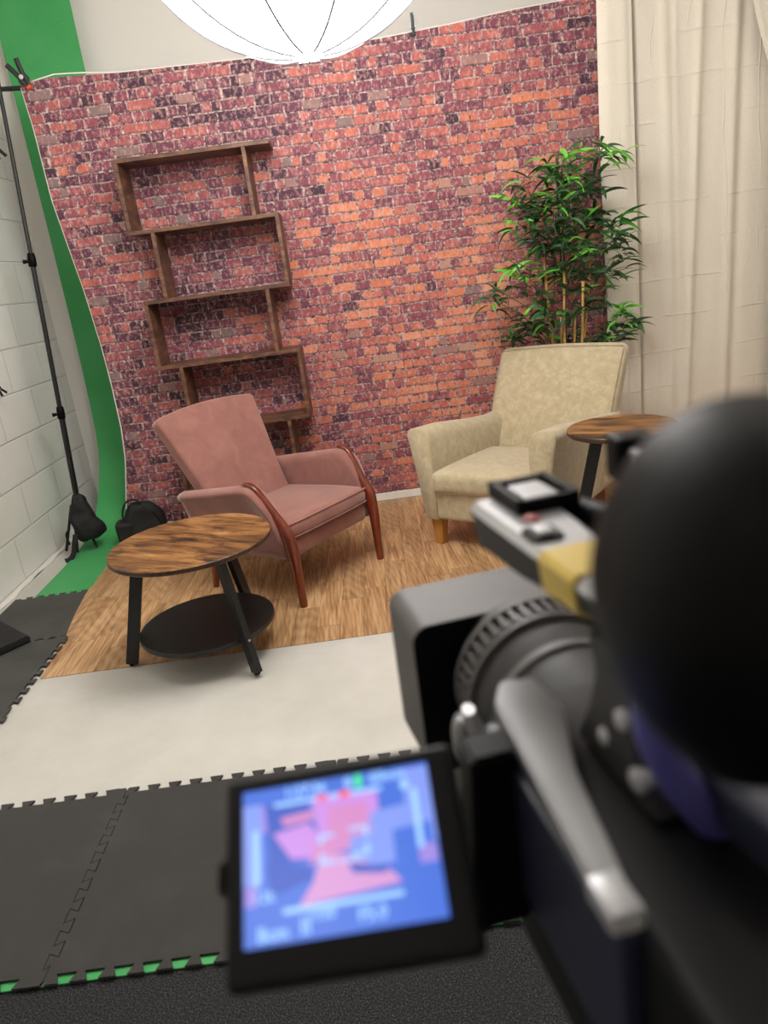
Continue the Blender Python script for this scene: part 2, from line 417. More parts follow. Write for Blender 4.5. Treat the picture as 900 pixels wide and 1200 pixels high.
# ------------------------------------------------------------------ puzzle mats
def seam(p0, p1, n, amp, phase=0, end=0.0):
    """dovetail tooth line from p0 to p1; out = left of travel"""
    p0 = Vector(p0); p1 = Vector(p1); d = (p1-p0); L = d.length; d = d/L; nrm = Vector((-d.y, d.x)); w = L/n; out = []
    for k in range(n):
        s = amp if (k+phase) % 2 == 0 else -amp
        if k in (0, n-1): s = end
        a, b = k*w, (k+1)*w; f = w*.16
        if k == 0: out.append(p0)
        # this segment's plateau is a bit wider than its root
        out.append(p0 + d*(a - f if k else a + .004) + nrm*s); out.append(p0 + d*(b + f if k < n-1 else b - .004) + nrm*s)
    out.append(p1)
    return out
def mat_tile(x0, y0, x1, y1, z0, th, mat, sides, label, name='foam_floor_mat', n=18, group=None):
    """sides: S,E,N,W -> True for teeth"""
    c = [(x0, y0), (x1, y0), (x1, y1), (x0, y1)]; pts = []
    for i, sd in enumerate('SENW'):
        a, b = c[i], c[(i+1) % 4]
        if sides.get(sd) is not None:
            ph = sides[sd]
            if sd in 'SE': q = seam(a, b, n, -.0115, ph, -.0115 if sd == 'S' and mat is MATT else 0.0)
            else: q = seam(b, a, n, .0115, ph)[::-1]
            if sd in 'N': q = seam(b, a, n, -.0115, ph, .0115 if mat is MATT else 0.0)[::-1]
            if sd in 'W': q = seam(b, a, n, -.0115, ph)[::-1]
            pts += [tuple(v) for v in q]
        else: pts += [a]
    out = []
    for p in pts:
        p = (p[0], p[1])
        if not out or (Vector(p)-Vector(out[-1])).length > 1e-4: out.append(p)
    if (Vector(out[0])-Vector(out[-1])).length < 1e-4: out.pop()
    ins = []; m = len(out)
    for i in range(m):
        a, p, b = Vector(out[i-1]), Vector(out[i]), Vector(out[(i+1) % m])
        d1 = (p-a).normalized(); d2 = (b-p).normalized(); n1 = Vector((-d1.y, d1.x)); n2 = Vector((-d2.y, d2.x))
        q = n1 + n2; q = q/max(.3, q.length_squared)*2 if q.length > .05 else n1
        ins.append(tuple(p + q*.0011))
    out = ins
    bm = bmesh.new(); fs = prism(bm, out, z0, z0+th)
    bmesh.ops.triangulate(bm, faces=fs[:2])
    return tag(obj(name, bm, mat), label, 'foam mat', group)
T = .62
# front row: black mats over a thin green layer
labs = ['black textured foam mat at the lower left corner of the floor', 'black textured foam mat to the right of the mat seam, left of the camera monitor',
        'black textured foam mat lying mostly behind the camera monitor', 'black textured foam mat in the front row hidden behind the video camera']
for k in range(4):
    x0 = -1.475 + .62*k
    mat_tile(x0, 1.235, x0+.62, 1.852, .0065, .0065, MATT, dict(S=0, E=0, N=1, W=0) if k else dict(S=0, E=0, N=1), labs[k], n=20, group='front row of foam mats')
sheet_g = sheet('green_underlay', [(-1.9, 1.228), (1.2, 1.228), (1.2, 1.60), (-1.9, 1.60)], .0025, .006, GREEN)
tag(sheet_g, 'thin green layer showing between the teeth of the front foam mats', 'underlay')
for o in [bpy.data.objects['white_floor_sheet']]: pass
# left column
mat_tile(-1.47-.45, 3.015, -1.47, 3.54, .0065, .0035, SMAT, dict(N=1), 'smooth black foam mat beside the block wall, its back edge over the green sheet', n=16, group='left foam mats')
mat_tile(-1.452-.50, 2.40, -1.452, 3.005, .0065, .0065, SMAT, dict(S=0, E=0, N=1), 'smooth black foam mat whose corner teeth overlap the oak planks', n=18, group='left foam mats')
mat_tile(-1.452-.50, 1.875, -1.452, 2.40, .0065, .0065, SMAT, dict(E=0, N=0), 'smooth black foam mat at the left edge in front of the overlapping one', n=18, group='left foam mats')

# oak vinyl sheet
bm = bmesh.new()
left = [(2.642, -1.432), (2.8, -1.45), (3.03, -1.468), (3.25, -1.508), (3.47, -1.538), (3.7, -1.55), (3.94, -1.556), (4.21, -1.553), (4.405, -1.55)]
ys = [2.642 + (4.405-2.642)*i/40 for i in range(41)]; grid = []
for y in ys:
    xl = interp(left, y); rowv = []
    xs = [xl + .012*i for i in range(16)] + [-1.2 + (2.65+1.2)*i/20 for i in range(21)]
    for x in xs:
        z = .0045
        z += .0070*sstep(-1.36, -1.46, x)*sstep(2.99, 3.04, y)*(1-sstep(3.54, 3.62, y))
        z += .004*sstep(-1.45, -1.5, x)*sstep(3.5, 3.6, y)
        rowv.append(bm.verts.new((x, y + .004*math.sin(x*4)*(1 if y < 2.7 else 0), z)))
    grid.append(rowv)
for a, b in zip(grid, grid[1:]):
    for i in range(len(a)-1): bm.faces.new([a[i], a[i+1], b[i+1], b[i]])
r = bmesh.ops.extrude_face_region(bm, geom=list(bm.faces))
for v in [g for g in r['geom'] if isinstance(g, bmesh.types.BMVert)]: v.co.z -= .0015
tag(obj('oak_floor_vinyl', bm, PLANK, angle=40, smooth=True), 'sheet of oak plank vinyl under the two armchairs', 'floor sheet')

# ------------------------------------------------------------------ brick backdrop
YD = 4.417
topz = [(-1.575, 2.50), (-1.43, 2.517), (-1.05, 2.496), (-.43, 2.481), (.0, 2.483), (.33, 2.493), (.7, 2.514), (1.0, 2.538), (1.29, 2.55), (1.6, 2.56)]
leftx = [(.055, -1.578), (.15, -1.573), (.47, -1.503), (.67, -1.482), (.93, -1.478), (1.13, -1.482), (1.44, -1.502), (1.69, -1.53), (1.94, -1.558), (2.3, -1.562), (2.48, -1.574), (2.6, -1.576)]
bd = empty('brick_backdrop', (0, 0, 0), 0, 'printed red brick vinyl backdrop hanging behind the chairs and shelf', 'backdrop')
bm = bmesh.new(); NX, NZ = 80, 60; g = []
for j in range(NZ+1):
    v = j/NZ; rowv = []
    for i in range(NX+1):
        u = i/NX
        xt = -1.575 + 3.165*u; zt = interp(topz, xt); z = .052 + (zt-.052)*v
        xl = interp(leftx, z); x = xl + (1.59-xl)*u
        y = YD + .006*math.sin(x*3.1+z*1.3)*math.sin(z*2.2) + .012*(1-sstep(0, .12, u))*(1-v) 
        rowv.append(bm.verts.new((x, y, z)))
    g.append(rowv)
for a, b in zip(g, g[1:]):
    for i in range(NX): bm.faces.new([a[i], a[i+1], b[i+1], b[i]])
r = bmesh.ops.extrude_face_region(bm, geom=list(bm.faces))
for vv in [q for q in r['geom'] if isinstance(q, bmesh.types.BMVert)]: vv.co.y += .0015
obj('printed_sheet', bm, BRICK, bd, smooth=True, angle=40)
# white backing edge at top and left
bm = bmesh.new(); pts = []
for j in range(41):
    z = 2.49 - (2.49-.06)*j/40; pts.append((interp(leftx, z)-.0035, YD+.013*(1-j/40*0), z))
tube(bm, pts, .0035, 6)
pts = [(-1.55 + 3.1*j/40, YD+.009, interp(topz, -1.55+3.1*j/40)+.003) for j in range(41)]
pts2 = [(p[0], p[1], p[2] + (.012*sstep(-1.5, -1.42, p[0])*(1-sstep(-1.3, -1.05, p[0])))) for p in pts]
tube(bm, pts2, .0035, 6)
obj('white_edge', bm, WHITEP, bd, smooth=True)
obj('bottom_batten', box(((-1.57+1.59)/2, YD+.004, .0285), (3.15, .02, .047), .002), WHITEP, bd)['label'] = 'white batten along the foot of the backdrop'

# crossbar, stand
bm = bmesh.new(); tube(bm, spline([(-1.72, 4.455, 2.505), (-1.5, 4.455, 2.492), (-1.0, 4.455, 2.472), (-.2, 4.455, 2.455), (.5, 4.455, 2.468), (1.1, 4.455, 2.50), (1.7, 4.455, 2.53)], 6), .012, 12)
cb = obj('crossbar', bm, BLACKM, smooth=True, angle=40); tag(cb, 'black crossbar running behind the top of the brick backdrop', 'crossbar')
st = empty('backdrop_stand', (-1.80, 4.25, 0), 0, 'tall black telescopic backdrop stand by the block wall, left of the green sheet', 'stand')
def stp(t):  # point on the pole
    return Vector((-1.800 + .128*t/2.52, 4.25 + .14*t/2.52, t)) - Vector((-1.80, 4.25, 0))
bm = bmesh.new(); tube(bm, [stp(.06), stp(.84)], .0165, 12); obj('lower_tube', bm, BLACKM, st, angle=40)
bm = bmesh.new(); tube(bm, [stp(.80), stp(1.68)], .013, 12); obj('middle_tube', bm, BLACKM, st, angle=40)
bm = bmesh.new(); tube(bm, [stp(1.62), stp(2.56)], .0105, 12); obj('upper_tube', bm, BLACKM, st, angle=40)
for z in (.84, 1.67):
    bm = bmesh.new(); tube(bm, [stp(z-.055), stp(z-.05), stp(z-.01), stp(z+.012), stp(z+.016)], [.018, .022, .022, .019, .015], 14)
    k = obj('locking_collar', bm, RUBBER, st, angle=40)
    bm = bmesh.new(); p = stp(z-.025); tube(bm, [p+Vector((-.02, -.01, 0)), p+Vector((-.042, -.02, 0))], [.008, .012], 10); obj('knob', bm, RUBBER, k, angle=40)
for a in (205, 265, 325):
    d = Vector((math.cos(R(a)), math.sin(R(a)), 0))*.11
    bm = bmesh.new(); tube(bm, [Vector((.002, .002, .30)), Vector((.001, 0, .28))+d*.2, d + Vector((0, 0, .022))], .008, 8)
    obj('leg', bm, BLACKM, st, angle=40)
# the bag slung over the foot of the stand
def bagfn(p):
    zz = (p.z+.14)/.28
    k = 1 - .62*sstep(.35, 1.0, zz); q = Vector((p.x*k + .028*(1-zz) + .012*math.sin(zz*9), p.y*k, p.z))
    nz = noise.noise_vector(q*14)*.012 + noise.noise_vector(q*34)*.005
    return q + nz
b = empty('drawstring_bag', (-1.775, 4.17, 0), R(12), 'black cloth bag with a strap slung over the foot of the backdrop stand', 'bag')
bm = rbox(.16, .13, .28, .05, 12, 8, 16, lambda p: bagfn(p) + Vector((.025, 0, .225))); obj('pouch', bm, NYLON, b, smooth=True)
bm = bmesh.new(); tube(bm, spline([(-.02, -.05, .14), (-.035, -.07, .09), (-.05, -.08, .04), (-.075, -.09, .012), (-.10, -.10, .010)], 5), [.02]*18 + [.021]*3, 8, flat=.35)
obj('strap', bm, NYLON, b, smooth=True)
bm = bmesh.new(); tube(bm, spline([(-.05, -.02, .17), (-.075, -.02, .14), (-.072, -.02, .08)], 4), .013, 8, flat=.5); obj('side_tab', bm, NYLON, b, smooth=True)

# spring clamps
def clamp(name, loc, rot, tip, label, sc=1.0, group='spring clamps on the backdrop', body=BLACKM, loose=False):
    o = empty(name, loc, 0, label, 'clamp', group); o.rotation_euler = rot; o.scale = (sc, sc, sc)
    for s in (-1, 1):
        bm = bmesh.new(); tube(bm, spline([(s*.004, 0, -.035), (s*.012, 0, -.01), (s*.008, 0, .0), (s*.015, 0, .03), (s*.024, 0, .065)], 5), [.006]*4+[.009]*8+[.008]*9, 10, flat=1.3)
        j = obj('jaw', bm, body, o, smooth=True)
        bm = bmesh.new(); tube(bm, [(s*.004, 0, -.034), (s*.005, 0, -.046)], [.008, .007], 8); obj('jaw_tip', bm, tip, j, smooth=True)
    bm = bmesh.new(); tube(bm, [(0, -.012, .002), (0, .012, .002)], .009, 12); obj('spring', bm, STEEL, o, angle=40)
    return o
clamp('spring_clamp', (-1.548, 4.40, 2.528), (R(8), R(-24), 0), ORANGE, 'black spring clamp with orange tip at the top left corner of the backdrop', 1.25)
clamp('spring_clamp', (.484, 4.405, 2.52), (R(0), R(2), R(80)), TEAL, 'dark spring clamp on top edge of the backdrop, right of the lantern', .9, body=TEAL)
clamp('spring_clamp', (-1.93, 4.79, 2.30), (R(15), R(160), R(30)), RUBBER, 'upper of the two black clamps on the block wall at the left edge', .9, 'clamps at the left edge')
clamp('spring_clamp', (-1.93, 4.02, 1.02), (R(-15), R(150), R(30)), RUBBER, 'lower of the two black clamps on the block wall at the left edge', .6, 'clamps at the left edge')
for (y, z) in ((4.79, 2.335), (4.02, 1.045)):
    bm = bmesh.new(); tube(bm, [(XL-.0, y, z), (-1.925, y, z)], .004, 8); tag(obj('wall_peg', bm, STEEL, angle=40), 'small steel peg in the block wall carrying the %s clamp' % ('upper' if z > 2 else 'lower'), 'peg')

# ------------------------------------------------------------------ curtains
def curtain(name, x0, x1, yb, fn, label, ztop=2.575, edge_l=None, edge_r=None, nx=90, rings=()):
    root = empty(name, (0, 0, 0), 0, label, 'curtain', 'cream eyelet curtains')
    bm = bmesh.new(); g = []; NZ = 70
    for j in range(NZ+1):
        z = .006 + (ztop-.006)*j/NZ; rowv = []
        a = edge_l(z) if edge_l else x0; b_ = edge_r(z) if edge_r else x1
        for i in range(nx+1):
            x = a + (b_-a)*i/nx
            rowv.append(bm.verts.new((x, yb + fn(x, z, i/nx), z)))
        g.append(rowv)
    for a, b_ in zip(g, g[1:]):
        for i in range(nx): bm.faces.new([a[i], a[i+1], b_[i+1], b_[i]])
    r = bmesh.ops.extrude_face_region(bm, geom=list(bm.faces))
    for vv in [q for q in r['geom'] if isinstance(q, bmesh.types.BMVert)]: vv.co.y += .0012
    obj('fabric', bm, CURT, root, smooth=True, angle=60)
    for xr in rings:
        bm = bmesh.new(); M = Matrix.Translation((xr, yb + fn(xr, 2.53, (xr-x0)/(x1-x0)) - .002, 2.533)) @ Matrix.Rotation(PI/2, 4, 'X')
        prof = [(.016 + .006*math.cos(a), .004*math.sin(a)) for a in [2*PI*k/10 for k in range(11)]]
        lathe(bm, prof, 28, M); obj('eyelet', bm, STEEL, root, smooth=True)
    return root
def f1(x, z, u):
    return -.022*math.sin(u*PI) - .004*math.sin(u*3*PI) + .004*math.sin(z*2+x*9) - .008*sstep(.9, 1.0, u)
curtain('curtain', 1.428, 1.618, 4.375, f1, 'narrow cream curtain panel hanging against the right edge of the brick backdrop', rings=(1.458,),
        edge_l=lambda z: 1.428 + .006*math.sin(z*2.5), edge_r=lambda z: 1.612 + .004*math.sin(z*2), nx=30)
def ridge(x, c, w, h): 
    d = (x-c)/w; return -h*math.exp(-d*d)
def f2(x, z, u):
    x = min(x, 2.30); y = .005*math.sin(x*8+.6) 
    y += ridge(x, 1.80+.012*math.sin(z*1.7), .03, .012) + ridge(x, 1.86+.01*math.sin(z*2), .02, .006)
    c = 1.985 - .10*(1-z/2.55) ; y += ridge(x, c, .024, .022*(1-.3*z/2.5)) + ridge(x, c+.07, .05, -.010)
    c = 2.115 + .05*(z/2.5); y += ridge(x, c, .03, .016) + ridge(x, c+.05, .03, -.010)
    y += .008*math.sin(u*2*PI) + .004*math.sin(z*7+x*21)*math.sin(x*5+z)
    y += .018*(1-sstep(0, .04, u))
    return y
curtain('curtain', 1.612, 2.70, 4.395, f2, 'wide creased cream curtain panel behind the small round table', rings=(1.640,), nx=170)
def f3(x, z, u):
    return -.02*math.sin(u*7) + .01*(1-sstep(0, .05, u)) - .01*math.sin(u*19+z)
curtain('curtain', 2.2, 2.72, 4.33, f3, 'cream curtain panel at the right edge of the picture, its near edge slanting', rings=(), nx=70,
        edge_l=lambda z: 2.36 - .15*sstep(1.85, 2.55, z))
bm = bmesh.new(); tube(bm, [(1.40, 4.385, 2.555), (2.748, 4.385, 2.555)], .006, 12)
tag(obj('curtain_rod', bm, BLACKM, angle=40), 'thin dark rod holding the cream curtains', 'curtain rod')

# ------------------------------------------------------------------ zigzag bookshelf
sh = empty('zigzag_bookshelf', (-.73, 4.29, 0), 0, 'tall dark wood zigzag bookshelf standing empty against the brick backdrop', 'bookshelf')
SY0, SY1 = 4.165, 4.395; th = .02
def brd(x0, x1, z): 
    return obj('shelf_board', box(((x0+x1)/2+.73, (SY0+SY1)/2-4.29, z), (x1-x0, SY1-SY0, th), .0015), SHELF, sh)
def upr(x, z0, z1):
    return obj('upright', box((x+.73, (SY0+SY1)/2-4.29, (z0+z1)/2), (th, SY1-SY0-.002, z1-z0), .0015), SHELF, sh)
ZS = [2.045, 1.700, 1.349, 1.000, .634, .285]
XA, XB, XC_, XD = -1.115, -1.000, -.462, -.347
for i, z in enumerate(ZS):
    if i == 0: brd(XA-.01, XD+.02, z)
    elif i % 2 == 1: brd(XA-.01, XD+.01, z)
    else: brd(XA-.01, XD+.01, z)
for i in range(5):
    z1, z0 = ZS[i]-th/2, ZS[i+1]+th/2
    if i % 2 == 0: upr(XA, z0, z1); upr(XC_, z0, z1)
    else: upr(XB, z0, z1); upr(XD, z0, z1)
upr(XB, .0065, ZS[5]-th/2); upr(XD, .0065, ZS[5]-th/2)

# ------------------------------------------------------------------ side tables
def side_table(loc, rz, rt, h, rd, zd, label, leg_angles, rtop, rfoot, grp='round side tables'):
    t = empty('side_table', loc, 0, label, 'side table', grp)
    th_ = .02
    bm = bmesh.new(); lathe(bm, [(0, h-th_), (rt-.003, h-th_), (rt, h-th_+.003), (rt, h-.003), (rt-.003, h), (0, h)], 96)
    for f in bm.faces:
        f.normal_update()
        if abs(f.normal.z) < .5: f.material_index = 1
    obj('table_top', bm, [RUST, DARKEDGE], t, angle=30)
    bm = bmesh.new(); lathe(bm, [(0, zd-.009), (rd-.002, zd-.009), (rd, zd-.006), (rd, zd+.006), (rd-.002, zd+.009), (0, zd+.009)], 80)
    obj('lower_shelf', bm, BLACKB, t, angle=30)['label'] = 'round black lower shelf'
    for a in leg_angles:
        d = Vector((math.cos(R(a)), math.sin(R(a)), 0))
        p0 = d*rtop + Vector((0, 0, h-th_)); p1 = d*rfoot + Vector((0, 0, .014))
        tdir = (p0-p1); L = tdir.length; tdir.normalize()
        sx = Vector((-d.y, d.x, 0)); sy = tdir.cross(sx)
        rot = Matrix((sx, sy, tdir)).transposed()
        lg = obj('leg', box((p0+p1)/2, (.024, .046, L), .0015, rot), BLACKM, t)
        bm = bmesh.new(); lathe(bm, [(0, -.0085), (.011, -.0085), (.013, -.004), (.013, .003), (0, .003)], 16, Matrix.Translation(p1)); obj('foot_pad', bm, RUBBER, lg, angle=40)
        # bolt heads on the outer face
        for zz in (zd + .01, zd + .16):
            tt = (zz-p1.z)/(p0.z-p1.z); pc = p1 + (p0-p1)*tt + sy*(.023 if sy.dot(d) > 0 else -.023)
            q = (d).to_track_quat('Z', 'Y').to_matrix().to_4x4()
            if zz < zd+.1 or a == 68:
                bm = bmesh.new(); lathe(bm, [(0, 0), (.005, 0), (.005, .002), (.003, .003), (0, .003)], 12, Matrix.Translation(pc) @ q); obj('bolt', bm, STEEL, lg, angle=40)
        bm = box(d*(rtop-.0) + Vector((0, 0, h-th_-.003)), (.05, .05, .005), .001, Matrix.Rotation(R(a), 3, 'Z')); obj('mounting_plate', bm, BLACKM, lg)
    return t
DARKEDGE = mat_wood('dark_table_edge', srgb(44,30,24), srgb(76,50,36), .5)
side_table((-.745, 2.68, .0062), 0, .306, .475, .262, .125, 'larger round side table with rustic brown top and black legs, left of centre', (187, 310, 68), .20, .318)
side_table((1.02, 2.985, .0062), 0, .222, .615, .19, .14, 'smaller round side table with brown top at the right arm of the cream armchair', (60, 180, 300), .10, .24)

# ------------------------------------------------------------------ pink armchair
pk = empty('pink_armchair', (-.4615, 3.40, .005), R(51.6), 'dusty pink velvet armchair with polished wood arm fronts and legs', 'armchair')
def backfn(p):   # p.z from -.25 to .27 ; p.x +-1*.30
    v = (p.z+.27)/.54; v = max(0, v)
    half = .242 + .058*sstep(.1, 1, v) + .012*sstep(.80, 1, v)
    x = p.x/.30*half
    thick = 1.0 - .35*v
    y0 = .215 + .235*v + .02*v*v
    arch = .022*(1-(p.x/.30)**2)
    z = .31 + v*(.51 + arch)
    y = y0 + p.y*thick - .025*(abs(p.x)/.30)**3*v + .0*(1-v)
    return Vector((x, y, z - p.y*.35))
bm = rbox(.60, .085, .54, .020, 14, 3, 14, backfn); bk = obj('backrest', bm, PINK, pk, smooth=True)
# piping round the face of the back
pp = []
for i in range(21): pp.append(backfn(Vector((-.285, -.036, -.24 + .48*i/20))))
for i in range(1, 20): pp.append(backfn(Vector((-.285 + .57*i/20, -.036, .258))))
for i in range(21): pp.append(backfn(Vector((.285, -.036, .24 - .48*i/20))))
bm = bmesh.new(); tube(bm, [q + Vector((0, -.002, 0)) for q in pp], .0038, 6); obj('piping', bm, PINK, bk, smooth=True)
# seat cushion
def seatfn(p):
    v = (p.y+.28)/.56
    top = .012*(1-(p.x/.27)**2)*(1-(p.y/.28)**2) if p.z > 0 else 0
    fr = sstep(.35, 0, v)
    x = p.x*(1 + .03*fr)
    cur = -.022*math.cos(p.x/.27*PI/2)*fr + .014*fr*(abs(p.x)/.27)**4
    return Vector((x, p.y - .012 + cur, .350 + p.z + top - .03*v - .012*(abs(p.x)/.27)**2*fr))
bm = rbox(.55, .56, .085, .034, 14, 12, 3, seatfn); sc_ = obj('seat_cushion', bm, PINK, pk, smooth=True)
bm = bmesh.new()
for zz in (-.030, .032):
    pp = [seatfn(Vector((x, -.276, zz))) for x in [-.262+.524*i/24 for i in range(25)]]
    pp = [seatfn(Vector((-.272, y, zz))) for y in (.2, .1, 0, -.1, -.2, -.262)] + pp + [seatfn(Vector((.272, y, zz))) for y in (-.262, -.2, -.1, 0, .1, .2)]
    tube(bm, pp, .0032, 6)
obj('piping', bm, PINK, sc_, smooth=True)
# seat frame (upholstered rail)
def railfn(p):
    v = (p.y+.27)/.54
    return Vector((p.x, p.y-.006, .258 + p.z - .012*v))
bm = rbox(.535, .54, .09, .03, 8, 8, 3, railfn); obj('seat_rail', bm, PINK, pk, smooth=True)
for s in (-1, 1):
    # upholstered arm side + roll on top
    def armtop(y): return .500 + (.28-y)/.43*.055
    rings = []
    ysx = [-.262, -.255, -.235, -.20, -.17, -.14, -.10, -.04, .04, .12, .2, .26, .30, .33]
    for y in ysx:
        zt = interp([(-.262, .33), (-.255, .37), (-.235, .43), (-.20, .495), (-.17, .53), (-.14, .548), (-.10, .550), (.33, .492)], y)
        zb = interp([(-.262, .225), (.0, .222), (.33, .235)], y)
        xi, xo = s*.268, s*.322
        flare = s*.022*sstep(.40, .52, zt)
        rr = .02
        ring = [(xi, y, zb), (s*.300, y, zb-.003), (s*.312, y, zb+.04), (xo-s*.008, y, (zb+zt)/2), (xo+flare-s*.006, y, zt-.045), (xo+flare+s*.010, y, zt-.030), (xo+flare+s*.012, y, zt-.014), (xo+flare-s*.002, y, zt-.002),
                ((xi+xo)/2+flare*.6, y, zt+.003), (xi+flare*.2+s*.006, y, zt-.004), (xi+flare*.2-s*.004, y, zt-.018), (xi-s*.001, y, zt-.045), (xi, y, (zb+zt)/2)]
        rings.append(ring if s > 0 else ring[::-1])
    bm = bmesh.new(); loft(bm, rings); obj('arm', bm, PINK, pk, smooth=True)
    # show-wood: knuckle, curved post and front leg in one piece
    path = spline([(s*.318, -.105, .562), (s*.318, -.140, .556), (s*.316, -.172, .536), (s*.308, -.205, .480), (s*.298, -.245, .41), (s*.292, -.285, .335), (s*.288, -.297, .25), (s*.286, -.300, .13), (s*.286, -.302, .001)], 5)
    n = len(path)
    w = [interp([(0, .009), (.06, .0125), (.3, .0135), (.45, .0165), (.62, .0235), (.75, .0225), (1, .0155)], i/(n-1)) for i in range(n)]
    bm = bmesh.new(); rings = []
    for i, p in enumerate(path):
        tdir = (path[min(i+1, n-1)] - path[max(i-1, 0)]).normalized()
        side = Vector((1, 0, 0)); side = (side - tdir*side.dot(tdir)).normalized(); up = tdir.cross(side)
        wd = w[i]*1.0; dp = w[i]*interp([(0, .55), (.3, .75), (.6, 1.05), (1, .95)], i/(n-1))
        ring = []
        for k in range(16):
            a = 2*PI*k/16; cx, sy_ = math.cos(a), math.sin(a)
            ring.append(p + side*(wd*math.copysign(abs(cx)**.65, cx)) + up*(dp*math.copysign(abs(sy_)**.65, sy_)))
        rings.append(ring)
    loft(bm, rings); fl_ = obj('arm_post', bm, MAHOG, pk, smooth=True, angle=60); fl_['label'] = 'curved polished wood arm front running down into the front leg'
    bm = bmesh.new(); tube(bm, [(s*.262, .255, .24), (s*.268, .270, .12), (s*.275, .285, .001)], [.022, .019, .014], 12); obj('rear_leg', bm, MAHOG, pk, angle=50)
    # studs / piping at the arm front
    bm = bmesh.new(); tube(bm, [(s*.318-.014, -.098, .560), (s*.318+.014, -.098, .560)], .0045, 8); obj('arm_piping', bm, PINK, pk, smooth=True)

# ------------------------------------------------------------------ cream armchair
ck = empty('cream_armchair', (.719, 3.636, .005), R(-39.4), 'cream crushed velvet armchair with short light oak legs', 'armchair')
def cbase(p):
    v = (p.y+.39)/.78
    return Vector((p.x, p.y, .22+p.z))
bm = rbox(.64, .80, .165, .022, 8, 8, 3, lambda p: Vector((p.x, p.y+.005, .222+p.z))); obj('base', bm, CREAM, ck, smooth=True)
def cseat(p):
    v = (p.y+.29)/.58
    top = (.018*(1-(p.x/.29)**2)*(1-(p.y/.29)**2)) if p.z > 0 else 0
    return Vector((p.x, p.y-.125 + .012*math.cos(p.x*5)*(1-v), .338 + p.z + top - .02*v))
bm = rbox(.545, .62, .115, .04, 12, 12, 4, cseat); cs = obj('seat_cushion', bm, CREAM, ck, smooth=True)
bm = bmesh.new(); pp = [cseat(Vector((x, -.292, .030))) + Vector((0, -.002, 0)) for x in [-.245+.49*i/24 for i in range(25)]]
tube(bm, pp, .003, 6)
pp = [cseat(Vector((x, -.292, -.036))) + Vector((0, -.002, 0)) for x in [-.245+.49*i/24 for i in range(25)]]
tube(bm, pp, .003, 6); obj('piping', bm, CREAM, cs, smooth=True)
def cback(p):   # z -.36...36
    v = (p.z+.36)/.72
    half = .345 + .020*v
    t = (p.y+.075)/.15
    yf = .165 + .30*v + .085*v*v; yr = .385 + .10*v + .135*v*v
    ym = yf*(1-t) + yr*t
    ym -= .02*(1-(p.x/.335)**2)*math.sin(PI*min(1, max(0, (v-.3)/.7)))*(1-t)
    z = .15 + v*.69 + .012*(1-(p.x/.335)**2)*v - .010*t
    return Vector((p.x/.335*half, ym, z))
bm = rbox(.67, .15, .72, .045, 12, 4, 14, cback); cb_ = obj('backrest', bm, CREAM, ck, smooth=True)
bm = bmesh.new()
for s in (-1, 1):
    pp = [cback(Vector((s*.318, -.068, -.1+.44*i/16))) + Vector((s*.003, -.003, 0)) for i in range(17)]
    tube(bm, pp, .003, 6)
pp = [cback(Vector((-.318+.636*i/20, -.066, .345))) + Vector((0, -.002, .002)) for i in range(21)]
tube(bm, pp, .003, 6); obj('piping', bm, CREAM, cb_, smooth=True)
for s in (-1, 1):
    rings = []
    base = [(x+.042, z) for x, z in [(-.372, .142), (-.386, .26), (-.402, .40), (-.424, .53), (-.432, .565), (-.426, .588), (-.408, .601), (-.382, .605), (-.350, .604), (-.328, .594), (-.312, .573), (-.304, .545), (-.302, .45), (-.302, .30), (-.302, .142)]]
    cxm = sum(q[0] for q in base)/len(base); czm = .40
    for y, k in [(-.404, .93), (-.402, .97), (-.396, .992), (-.385, 1), (-.2, 1), (0, 1), (.15, 1), (.28, 1), (.43, 1)]:
        drop = .085*sstep(-.4, .36, y)
        ring = []
        for (x, z) in base:
            zz = .142 + (z-.142)*(1-drop/.463) if z > .3 else z
            flare = (x+.330) if x < -.330 else 0
            xx = x - flare*.35*sstep(-.2, .36, y)
            ring.append((-s*(cxm + (xx-cxm)*k), y, czm + (zz-czm)*(1-(1-k)*.25)))
        rings.append(ring if s < 0 else ring[::-1])
    bm = bmesh.new(); loft(bm, rings); ar = obj('arm', bm, CREAM, ck, smooth=True, angle=70)
    bm = bmesh.new(); pp = [(-s*(x), -.398, z) for x, z in base[1:14]]; tube(bm, pp, .0026, 6); obj('piping', bm, CREAM, ar, smooth=True)
for sx in (-1, 1):
    for sy, yy in ((-1, -.345), (1, .33)):
        bm = bmesh.new()
        x = sx*.288
        loft(bm, [[(x+sx*-.032, yy-.032, .145), (x+sx*.032, yy-.032, .145), (x+sx*.032, yy+.032, .145), (x+sx*-.032, yy+.032, .145)],
                  [(x+sx*-.020, yy-.020+sy*.006, .001), (x+sx*.022, yy-.020+sy*.006, .001), (x+sx*.022, yy+.020+sy*.006, .001), (x+sx*-.020, yy+.020+sy*.006, .001)]])
        bmesh.ops.bevel(bm, geom=list(bm.edges), offset=.002, segments=2, affect='EDGES'); obj('leg', bm, OAKLEG, ck)

